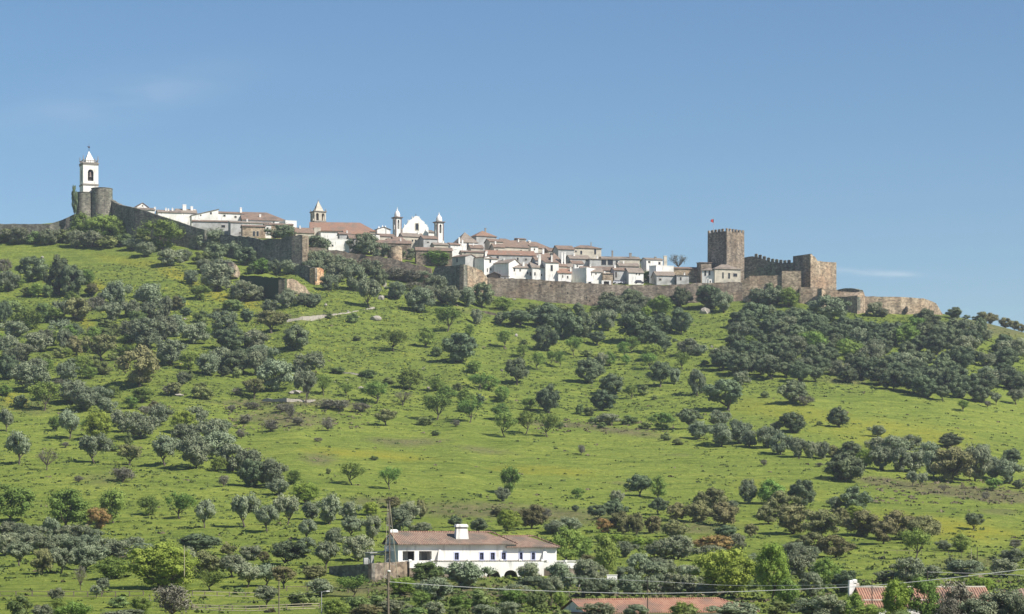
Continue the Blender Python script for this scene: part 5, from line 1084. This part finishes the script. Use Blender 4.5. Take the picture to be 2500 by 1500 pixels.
TREES="""
A 300 340 250 230 H|560 460 230 350 H|690 480 220 300 H|80 430 170 190 O|40 260 130 140 N|270 470 140 80 S|450 480 110 110 S|1095 545 190 220 O|950 520 80 90 O|1390 570 260 190 O|1050 690 200 150 O|1230 650 190 120 O|1440 690 170 160 O|1570 660 110 190 O|1700 590 110 130 H|1370 110 160 130 O|1610 200 200 120 O|1740 150 130 110 O|1900 180 160 110 S|2040 180 190 180 H|2310 190 180 170 H|1810 360 140 130 O|1930 260 150 100 O|2050 430 300 210 O|2110 290 180 150 O|2280 520 230 190 O|2400 520 160 140 O|2380 280 130 100 S
A 40 710 120 200 H|250 780 250 190 G|130 640 200 140 S|420 700 150 170 S|570 660 140 160 O|720 690 250 210 B|560 860 170 160 O|710 880 140 140 H|600 1000 130 200 O|130 850 200 110 O|350 1010 210 170 O|430 960 180 150 O|60 1080 200 220 O|220 1110 200 170 O|80 1290 220 220 H|960 1110 260 240 b|720 1060 160 170 B|1230 910 230 190 O|1390 1000 300 290 O|1540 900 220 220 O|1610 1150 260 240 O|1780 1180 160 170 G|1960 1230 230 200 O|2080 1180 180 200 O|1660 860 170 200 O|1830 930 230 180 O|2100 850 260 220 O|2160 1000 280 150 H|2400 980 180 160 O|1310 1340 440 370 B|780 1230 160 160 G|1720 1310 120 120 O|2250 1210 250 200 H|2420 1230 200 240 O|2230 1260 100 90 S|300 1390 300 190 O|420 1540 270 260 g|420 1150 140 110 S|640 1300 200 130 O|700 1480 260 180 O|940 1480 200 130 O|330 1260 200 120 O|1900 1340 110 60 S|1000 760 130 70 S|860 830 110 60 N
B 150 270 160 140 G|275 280 110 140 O|400 270 150 100 O|570 130 180 100 O|700 160 200 120 O|850 180 160 110 O|660 230 150 70 O|790 310 160 120 O|880 350 160 190 O|790 430 150 150 O|1040 440 210 240 O|1170 600 190 260 o|1250 400 140 180 H|1160 260 180 120 O|1400 270 220 110 N|1560 310 200 120 N|1410 520 170 160 O|1640 650 230 230 O|1740 570 160 170 O|1800 460 180 170 O|1600 440 180 90 N|1950 590 180 180 O|2080 590 160 180 O|1860 560 150 130 O|2230 600 190 230 H|240 830 290 200 b|230 650 160 120 O|470 980 260 230 H|380 590 150 150 O|600 590 180 100 O|80 1000 230 170 O|150 1130 250 140 O|280 1360 300 280 O|590 1200 230 190 O|560 1450 180 300 o|80 1420 180 180 b|735 1390 140 190 g|1010 740 110 90 S|790 690 60 55 S|1400 1000 230 200 g|1700 970 140 180 G|1900 830 220 230 g|2180 770 100 140 O|2110 880 90 120 G|2030 1090 310 240 H|1800 1040 90 90 S|2400 740 90 80 H|2440 980 110 150 g|2160 1200 150 120 G|2200 1350 180 150 g|2290 1340 180 110 G|1540 1340 230 170 G|1800 1350 140 130 G|950 1400 120 110 g|1220 1470 220 200 g|1480 1490 190 130 n|1900 1450 170 140 G|1250 900 60 40 S|1050 900 90 40 S|870 1200 120 40 S|1150 1230 150 50 S|1350 1290 120 60 S|2000 1350 110 70 S|2080 1480 160 110 G|2420 1450 120 120 G
C 80 570 90 90 H|250 600 250 150 h|520 600 270 220 H|720 710 270 250 H|850 690 240 240 H|820 470 120 110 H|1140 450 220 110 O|1330 410 190 170 H|1100 620 170 190 O|990 600 120 150 O|1290 520 190 120 O|1000 770 150 130 h|1380 740 330 230 H|1590 840 250 200 H|1590 450 220 130 G|1460 490 90 100 Y|1620 640 220 190 H|1780 400 200 190 H|1790 640 190 240 H|2050 410 240 220 H|2190 440 150 190 O|1850 860 180 140 O|510 820 210 240 H|240 1100 210 240 h|290 870 150 110 g|440 980 120 160 g|640 960 100 150 g|110 790 150 160 g|560 940 70 130 g|780 860 140 170 g|1240 880 120 150 g|1330 840 120 150 g|1270 940 80 90 G|1480 990 130 150 g|1510 900 180 130 G|1800 980 130 160 g|930 1100 240 230 H|1110 950 100 130 G|1030 960 110 130 O|1590 1140 200 230 h|1730 1110 110 140 O|1130 1200 220 160 H|1050 1360 220 190 H|1310 1250 120 130 g|1430 1210 110 90 S|540 1370 240 250 H|350 1350 130 120 G|2170 1000 170 170 h|1940 1220 150 240 O|2230 1370 370 280 h|2350 1040 200 150 H|2350 1130 150 110 O|920 1420 110 80 S|830 1400 90 90 S|2010 940 80 50 S|1540 1250 55 45 S|110 1240 130 110 G|90 1450 180 110 G|1950 860 130 90 O|900 880 120 40 S|300 770 90 50 S
D 50 340 160 170 H|150 350 140 160 H|260 380 200 170 G|630 500 320 170 O|780 600 120 150 H|1060 470 150 100 O|1140 480 100 60 O|1810 500 130 90 H|2080 515 110 90 B|2160 525 120 85 B|2300 545 130 70 B|2380 575 110 65 B|2450 610 90 70 B|1930 495 70 30 S|2010 500 55 38 S|290 1300 250 180 H|410 1310 170 60 N|30 1240 90 60 S|2400 1310 150 140 o|2130 1330 70 60 N|2210 1310 90 110 o|1900 1360 110 100 g|1990 780 170 170 H|2060 640 120 150 H|2130 700 110 100 O|2300 800 150 150 H
E 60 450 140 200 o|650 500 210 260 o|820 470 110 150 g|930 510 260 260 Y|520 430 110 130 G|180 790 230 290 o|440 840 190 200 n|890 770 270 250 o|1220 790 200 190 b|1210 580 80 120 S|1560 800 250 270 o|1160 950 260 120 N|800 220 260 200 O|1000 240 150 140 O|1240 190 120 110 G|1330 480 250 240 O|1150 420 170 200 O|1500 340 230 190 O|1730 410 230 210 Y|1850 350 200 190 O|1750 570 250 200 O|2000 560 300 230 O|2050 720 300 250 O|1850 830 300 290 O|2200 850 260 250 O|2060 860 150 140 G|2110 1010 120 100 N|2350 890 220 230 O|2400 1000 260 220 H|2100 410 160 130 O|2280 460 100 90 N|2300 300 140 80 N|100 1280 380 300 G|620 1350 380 350 G|1070 1300 260 300 G|1400 1220 170 180 G|1700 1260 260 240 g|1930 1350 190 250 o|2310 1340 240 290 o|930 1350 200 200 R|1050 620 110 60 S|620 610 70 50 N|740 950 90 60 N
F 60 1010 200 250 H|250 1000 230 260 O|300 1070 180 150 O|450 970 150 130 G|560 1140 230 190 Y|200 1380 210 240 o|390 1320 210 270 o|620 1280 160 160 O|580 1460 170 190 o|790 1320 190 270 O|820 1500 160 160 O|980 1280 160 170 O|1010 1440 220 190 o|1180 1230 150 100 Y|1200 1450 170 210 O|1380 1180 140 80 B|1440 1400 200 230 O|1540 1310 170 200 O|1650 1270 120 170 B|1660 1400 180 90 O|1010 970 210 210 g|1360 1010 180 200 g|780 870 50 50 S|1320 350 200 150 b|770 390 120 120 N|230 380 160 110 N|490 320 120 70 N|420 270 90 140 N|1800 310 240 240 g|2110 350 200 220 g|2210 180 90 100 H|760 190 170 70 N|900 205 200 80 N|1080 225 170 60 N|60 190 140 60 N|1980 380 80 60 N|1790 460 90 30 S|1980 1340 110 100 H|2200 1390 150 100 H|350 200 150 70 N|1690 360 150 60 S|1210 700 80 25 S|680 490 80 30 N|2060 240 120 70 S
G 130 490 190 230 g|320 480 160 210 g|530 510 210 220 g|850 690 80 90 N|170 1030 170 250 G|100 1100 110 130 O|810 1070 100 100 G|1390 1040 220 190 h|1570 1050 150 210 G|1190 1100 120 130 O|1580 1210 150 150 h|1000 1270 160 140 h|1160 1250 210 130 H|1240 1400 240 210 B|1370 1400 150 200 B|1070 1400 160 130 R|790 1190 70 60 H|510 1260 110 90 N|70 1240 140 70 B|150 1390 220 190 Y|380 1370 260 170 B|580 1400 170 110 O|720 1390 200 110 O|1520 1390 150 160 B|1720 1430 200 160 B|1740 1280 210 130 B|2070 1210 280 230 B|1950 1280 240 190 B|2200 1310 280 170 B|2250 1190 130 120 O|2420 1090 160 220 O|1870 460 190 180 h|1960 550 170 160 O|2170 610 220 210 O|2150 430 170 130 O|2340 590 200 220 O|2440 620 150 150 O|1650 560 100 70 S|1760 610 110 60 S|1620 460 190 140 G|1290 400 160 60 S|1100 400 200 80 O|1440 440 120 50 S|1040 440 100 40 S|960 370 90 60 S|640 420 90 50 S
H 730 420 190 180 H|540 400 60 40 S|1090 500 120 100 O|290 480 220 150 H|140 470 100 90 O|60 630 200 200 O|180 680 180 200 O|340 710 170 180 O|470 710 130 150 O|560 710 150 160 O|680 700 130 110 B|850 720 190 150 H|790 900 320 220 H|980 790 150 170 Y|1080 630 160 130 O|1120 800 180 220 O|1250 650 200 160 O|1300 820 200 220 O|1400 610 170 110 O|1440 820 180 200 O|1560 720 200 190 O|1780 580 190 100 H|1620 860 200 240 O|1790 900 330 320 B|2010 900 260 320 O|2060 710 200 160 O|2200 880 200 200 O|2330 920 200 210 O|2370 760 180 160 H|2180 970 130 90 G|2420 950 100 70 H|1420 950 110 140 o|1510 950 100 130 o|1720 1000 100 90 n|2110 1070 80 80 N|370 1140 250 250 H|880 1180 290 210 H|690 1170 140 130 O|90 1100 260 220 G|200 1220 270 210 B|880 1260 200 100 Y|2000 1350 160 150 h|60 1310 200 170 B|300 1400 320 250 B|550 1440 300 260 B|750 1310 170 170 B|950 1410 300 220 B|1150 1500 250 190 B|1310 1440 330 240 B|1540 1490 300 250 B|450 1600 320 200 B|700 1620 300 190 B|2390 1500 110 60 N|540 780 70 40 N|20 780 60 60 N
I 230 930 290 280 o|510 1020 230 300 B|740 1010 270 290 o|1040 970 330 260 O|970 1210 140 300 n|1160 1290 140 150 o|1240 1250 150 190 o|1350 1080 420 230 G|1960 1190 720 490 Y|2080 1530 540 370 N|690 1340 150 160 O|700 1510 250 220 B|230 1510 270 240 B|520 1550 240 160 O|880 1550 380 200 B|1430 1400 260 110 S|1700 1500 260 220 G|1480 1570 500 130 O|1620 740 230 170 O|1750 800 260 160 O|60 760 260 260 O|80 540 230 190 O|270 560 230 190 O|440 600 230 200 O|620 560 210 260 O|800 560 200 160 O|960 600 260 180 O|1150 600 180 150 O|180 700 260 190 O|380 720 260 200 O|560 760 260 200 O|740 720 260 190 O|900 760 260 180 O|1080 740 260 190 O|1280 750 280 180 O|1430 850 280 190 O|1210 860 230 160 O|700 860 200 180 O
J 420 770 480 230 h|300 980 200 270 O|480 1060 370 320 B|570 1210 310 240 g|830 1070 330 260 o|1000 1180 330 280 o|1220 1160 350 250 o|1240 1400 260 250 o|1050 850 240 160 O|1200 890 130 120 B|780 790 170 130 B|1490 930 440 270 h|1710 780 240 180 o|1960 970 280 330 o|2340 880 330 300 O|1450 1200 260 260 b|1800 1090 300 150 B|1890 1280 330 190 O|2280 1280 350 250 g|1680 1380 350 120 S|2100 1500 260 180 G|2350 1470 300 190 B|900 1250 150 80 S|2280 1420 300 120 S
K 900 1260 330 190 Y|1210 1110 420 130 B|1120 960 250 110 S|1680 1190 470 280 O|1300 1340 420 260 O|800 1510 330 180 O|1120 1400 250 180 B|1300 1510 250 160 O|1600 1440 250 170 B|1850 1410 300 200 B|2280 1400 260 230 B|1900 1540 300 150 O|2260 1320 320 170 O|620 1400 300 130 S|100 1510 300 190 G|480 1530 350 150 B|1030 1560 300 150 S|1560 1530 260 120 S
L 440 1100 260 195 O|500 1180 330 130 O|730 1340 260 280 o|820 1100 260 200 O|1120 1100 300 230 O|1290 1120 220 200 O|930 1200 180 180 O|900 860 320 410 G|1130 830 200 290 G|1400 1010 320 440 G|1150 900 200 120 B|1620 1100 260 170 O|1780 1040 300 270 O|1620 790 230 170 O|1960 1060 260 180 O|2130 1040 200 200 O|2380 1090 220 170 o|2000 820 280 200 O|2250 820 350 260 O|800 500 250 130 O|1200 1290 300 210 O|1420 1290 300 200 O|1700 1290 300 230 O|1950 1280 280 220 O|2200 1280 300 240 O|2430 1260 250 200 O|280 1410 350 200 B|550 1430 260 220 B|830 1410 180 190 G|200 1510 250 150 O|1260 1570 420 190 O|1750 1570 300 170 O|2330 1580 300 200 B|850 1530 200 100 S|1350 620 200 110 Y|1500 640 190 110 Y|1650 650 190 110 Y|1800 660 190 100 Y|1950 660 190 90 Y|2090 640 190 90 Y|2000 930 200 120 O|1100 1180 200 120 O
M 850 1290 640 540 Y|1420 1340 420 650 Y|1620 1400 300 300 G|1200 1110 200 330 O|1750 1070 330 290 O|1760 870 250 210 O|1680 820 350 200 O|1900 820 160 180 O|2070 1160 330 330 G|1880 1300 280 290 O|2290 1250 300 270 H|650 840 330 180 O|690 740 420 200 R|960 730 250 230 O|850 550 250 130 H|1150 550 130 160 B|380 1090 230 180 o|950 1570 500 200 O|1900 1520 450 200 O|330 1580 270 210 G|240 780 300 190 O|1500 1500 300 150 S|620 1290 200 130 O
N 1160 810 320 350 g|1730 710 250 210 G|1500 700 160 110 O|1580 910 130 140 H|1780 1020 420 180 O|2230 1010 300 200 O|2340 860 230 190 O|2370 670 150 70 N|1060 1140 380 290 O|820 1120 260 140 O|1350 1070 250 160 O|950 1590 360 480 Y|1260 1590 380 520 G|420 1585 240 340 G|2200 1590 450 360 O|1620 1585 420 470 N|1560 1600 260 300 N|2420 1600 250 330 O|150 1580 400 290 O|1950 1300 250 200 Y|1900 1590 450 260 O|2400 1580 300 250 O|1450 1590 400 200 G|620 1600 350 200 G|1880 800 70 60 S|1820 790 60 50 S|2100 800 120 60 S|1000 1600 300 160 S
P 397 612 85 70 G|512 604 58 50 O|530 630 45 36 H|577 624 40 44 O|690 586 60 26 O|775 612 55 26 O|833 613 30 24 H|890 622 60 38 O|925 634 45 34 O|1000 635 32 26 O|1060 650 70 30 G|1075 604 20 25 B|1080 652 22 16 H|1550 654 45 20 B|1577 667 22 26 H|1583 690 36 20 G|1526 690 36 16 N|1413 686 28 13 H|1690 688 28 26 H|1657 658 46 38 n|206 580 66 54 G|236 582 60 50 G|262 584 62 56 G|292 584 44 44 G|12 590 50 30 S|45 596 48 30 O|82 594 48 28 S|118 598 48 28 O|152 592 50 30 S|185 604 50 30 O|225 604 50 28 O|262 606 52 28 S|300 600 40 30 S|325 612 42 22 O|350 596 40 26 S|650 660 44 20 S|755 662 30 22 O|805 652 46 26 O|850 655 44 24 O|960 668 50 22 N|1010 676 46 22 N|1035 690 44 26 O|705 735 34 26 O|735 745 34 18 O|760 747 40 20 O|1230 760 46 24 G|1300 764 36 16 S|1380 766 40 18 S|1460 768 38 18 S|1880 745 46 38 O|1925 750 40 36 G|1490 752 44 30 O|1540 740 38 38 H|1570 760 42 34 O|1850 740 40 34 O
"""
TILES={'A':(0,600,3.864),'B':(600,600,3.864),'C':(1200,650,3.864),'D':(1860,650,3.864),'E':(0,940,3.864),'F':(600,940,3.864),'G':(1200,940,3.864),'H':(1860,940,3.864),
 'I':(0,1200,4.946),'J':(400,1200,4.946),'K':(800,1200,4.946),'L':(1200,1200,4.946),'M':(1600,1200,4.946),'N':(2000,1200,4.946),'P':(0,0,1)}
for line in TREES.strip().split('\n'):
    x0,y0,k=TILES[line[0]]
    for e in line[2:].split('|'):
        a=e.split(); cx,b,w,h=map(float,a[:4])
        if a[4]=='B' and y0+b/k>1400 and (int(cx)//10)%3: a[4]='GS'[(int(cx)//10)%2]
        plant(x0+cx/k, y0+b/k, w/k, h/k, a[4])
plant(182,524,17,68,'H',1052)
# the dense oak wood below the bastion
def inside(poly,x,y):
    c=False; n=len(poly)
    for i in range(n):
        (x1,y1),(x2,y2)=poly[i],poly[i-1]
        if (y1>y)!=(y2>y) and x<(x2-x1)*(y-y1)/(y2-y1)+x1: c=not c
    return c
WOOD=[(1800,800),(1830,775),(1880,765),(1960,790),(2060,810),(2100,825),(2170,815),(2290,800),(2350,820),(2400,845),(2500,880),(2500,968),(2430,960),(2400,985),(2310,985),(2230,965),(2130,945),(2040,935),(1960,938),(1870,935),(1790,915),(1740,900),(1800,860)]
wr=random.Random(11); pts=[]
for _ in range(9000):
    x,y=wr.uniform(1735,2500),wr.uniform(760,990)
    if inside(WOOD,x,y) and all(abs(x-a)/37+abs(y-b)/26>1 for a,b in pts): pts.append((x,y))
for x,y in sorted(pts,key=lambda p:p[1]):
    w=wr.uniform(36,62); 
    if x>2350 and wr.random()<.25: continue
    plant(x,y,w,w*wr.uniform(.68,.95),wr.choice('HHHhHHO' if y>905 else 'HHHHHHOG'))
# more scrub on the upper left slope
for _ in range(105):
    x,y=wr.uniform(0,620),wr.uniform(690,1010)
    if x+ (y-690)*.2 > 640: continue
    if any(abs(x-q[1])<q[4]*.35 and abs(y-q[2])<16 for q in PLANTS): continue
    w=wr.uniform(24,44); plant(x,y,w,w*wr.uniform(.6,.85),wr.choice('GSSGNBSGHY'))
# ---------- labels that single out each plant ----------
ORD='first second third fourth fifth sixth seventh eighth ninth tenth eleventh twelfth thirteenth fourteenth fifteenth sixteenth seventeenth eighteenth nineteenth twentieth'.split()
TENS={20:'twenty',30:'thirty',40:'forty'}
def ordw(n):
    if n<=20: return ORD[n-1]
    t=n//10*10; return TENS[t]+'-'+ORD[n-t-1] if n>t else {30:'thirtieth',40:'fortieth'}[t]
def zone(px,row):
    if row<625 and px<330: return 'in the scrub below the bell tower'
    if row<640 and px<760: return 'under the dark town wall'
    if row<660 and px<1110: return 'below the twin-towered church'
    if row<700 and 1390<px<1720: return 'among the white houses near the keep'
    if row<705 and px<640: return 'on the yellow meadow below the bell tower'
    if row<760 and px<900: return 'around the ruined stone block'
    if row<770 and px<1250: return 'below the corner bastion'
    if row<800 and px>2300: return 'on the right-hand skyline'
    if row<790 and px>1830: return 'at the foot of the castle'
    if row<800: return 'along the foot of the long town wall' if px>1250 else 'on the slope left of the rubble wall'
    if px>1700 and row<990 and (inside(WOOD,px,row) or row<850):
        b=min(4,max(0,int((row-800-(px-1800)*.06)/30)))
        side='left' if px<1990 else 'middle' if px<2230 else 'right'
        return 'in %s row of dense wood, %s part'%(ORD[b],side)
    if row<860: return 'high on the left slope' if px<620 else 'on the upper middle slope'
    if row<930: return 'across the left slope thicket' if px<350 else 'in the thicket right of the big brown oak' if px<720 else 'on the green slope in the centre' if px<1300 else 'below the long town wall trees'
    if row<1010: return 'beside the big brown oak on the left' if px<400 else 'at the left edge of the centre slope' if px<800 else 'above the bright meadow' if px<1400 else 'on the open slope under the dense wood'
    if row<1100: return 'at the top of the left olive terraces' if px<330 else 'along the diagonal thicket' if px<680 else 'around the upper edge of the bright meadow' if px<1600 else 'in the hedge line right of the meadow'
    if row<1190: return 'in the left olive terrace row' if px<430 else 'in the lower diagonal thicket' if px<760 else 'scattered in the bright meadow' if px<1620 else 'in the long hedge on the right'
    if row<1260: return 'in the green row above the silver olives' if px<560 else 'left of the tall lattice mast' if px<960 else 'above the farmhouse roof' if px<1400 else 'on the brown oak knoll' if px<1900 else 'on the right-hand meadow edge'
    if row<1330: return 'in the back of the silver olive grove' if px<330 else 'in the orchard left of the farmhouse' if px<960 else 'behind the farmhouse' if px<1420 else 'in the brown oak grove right of the farmhouse' if px<1830 else 'in the large brown oak mass'
    if row<1405: return 'in the front of the silver olive grove' if px<330 else 'beside the post fence orchard' if px<700 else 'left of the farmhouse terrace' if px<960 else 'against the farmhouse terrace' if px<1450 else 'right of the farmhouse terrace' if px<1720 else 'around the tall yellow-green trees' if px<2050 else 'in the lower right meadow'
    if row<1462: return 'along the wooden fence' if px<500 else 'between the fence and stone wall' if px<930 else 'in the garden below the terrace' if px<1400 else 'behind the orange-roofed barn' if px<1900 else 'around the right-hand red roofs'
    return 'at the bottom left edge' if px<500 else 'at the bottom edge near the wooden pole' if px<1150 else 'at the bottom edge by the barn' if px<1950 else 'at the bottom right edge'
from collections import defaultdict
grp=defaultdict(list)
for p in PLANTS: grp[(SPEC[p[3]][1], zone(p[1],p[2]))].append(p)
for (ph,z),ls in grp.items():
    ls.sort(key=lambda p:p[1]); n=len(ls)
    for i,p in enumerate(ls):
        sz='small ' if p[4]<30 else 'large ' if p[4]>72 else ''
        if n==1: lab='%s%s, the only one %s'%(sz,ph,z)
        elif i==0: lab='%s%s, leftmost %s'%(sz,ph,z)
        elif i==n-1: lab='%s%s, rightmost %s'%(sz,ph,z)
        else: lab='%s%s, %s from left %s'%(sz,ph,ordw(i+1),z)
        import re as _re
        if len(_re.findall(r"[A-Za-z']+",lab))>16: lab=lab.replace('dark round ','dark ').replace('grey-green ','grey ').replace('small ','').replace('grey-brown twiggy','twiggy')
        nm=SPEC[p[3]][0]; tag(p[0],lab,CAT[nm],{'olive_tree':'olive trees on the hillside','holm_oak':'holm oaks on the hillside','leafy_tree':'green trees on the hillside','oak_tree':'brownish oaks on the hillside','shrub':'shrubs on the hillside'}.get(nm))
print('PLANTS',len(PLANTS), {k:sum(1 for p in PLANTS if SPEC[p[3]][0]==k) for k in CAT})
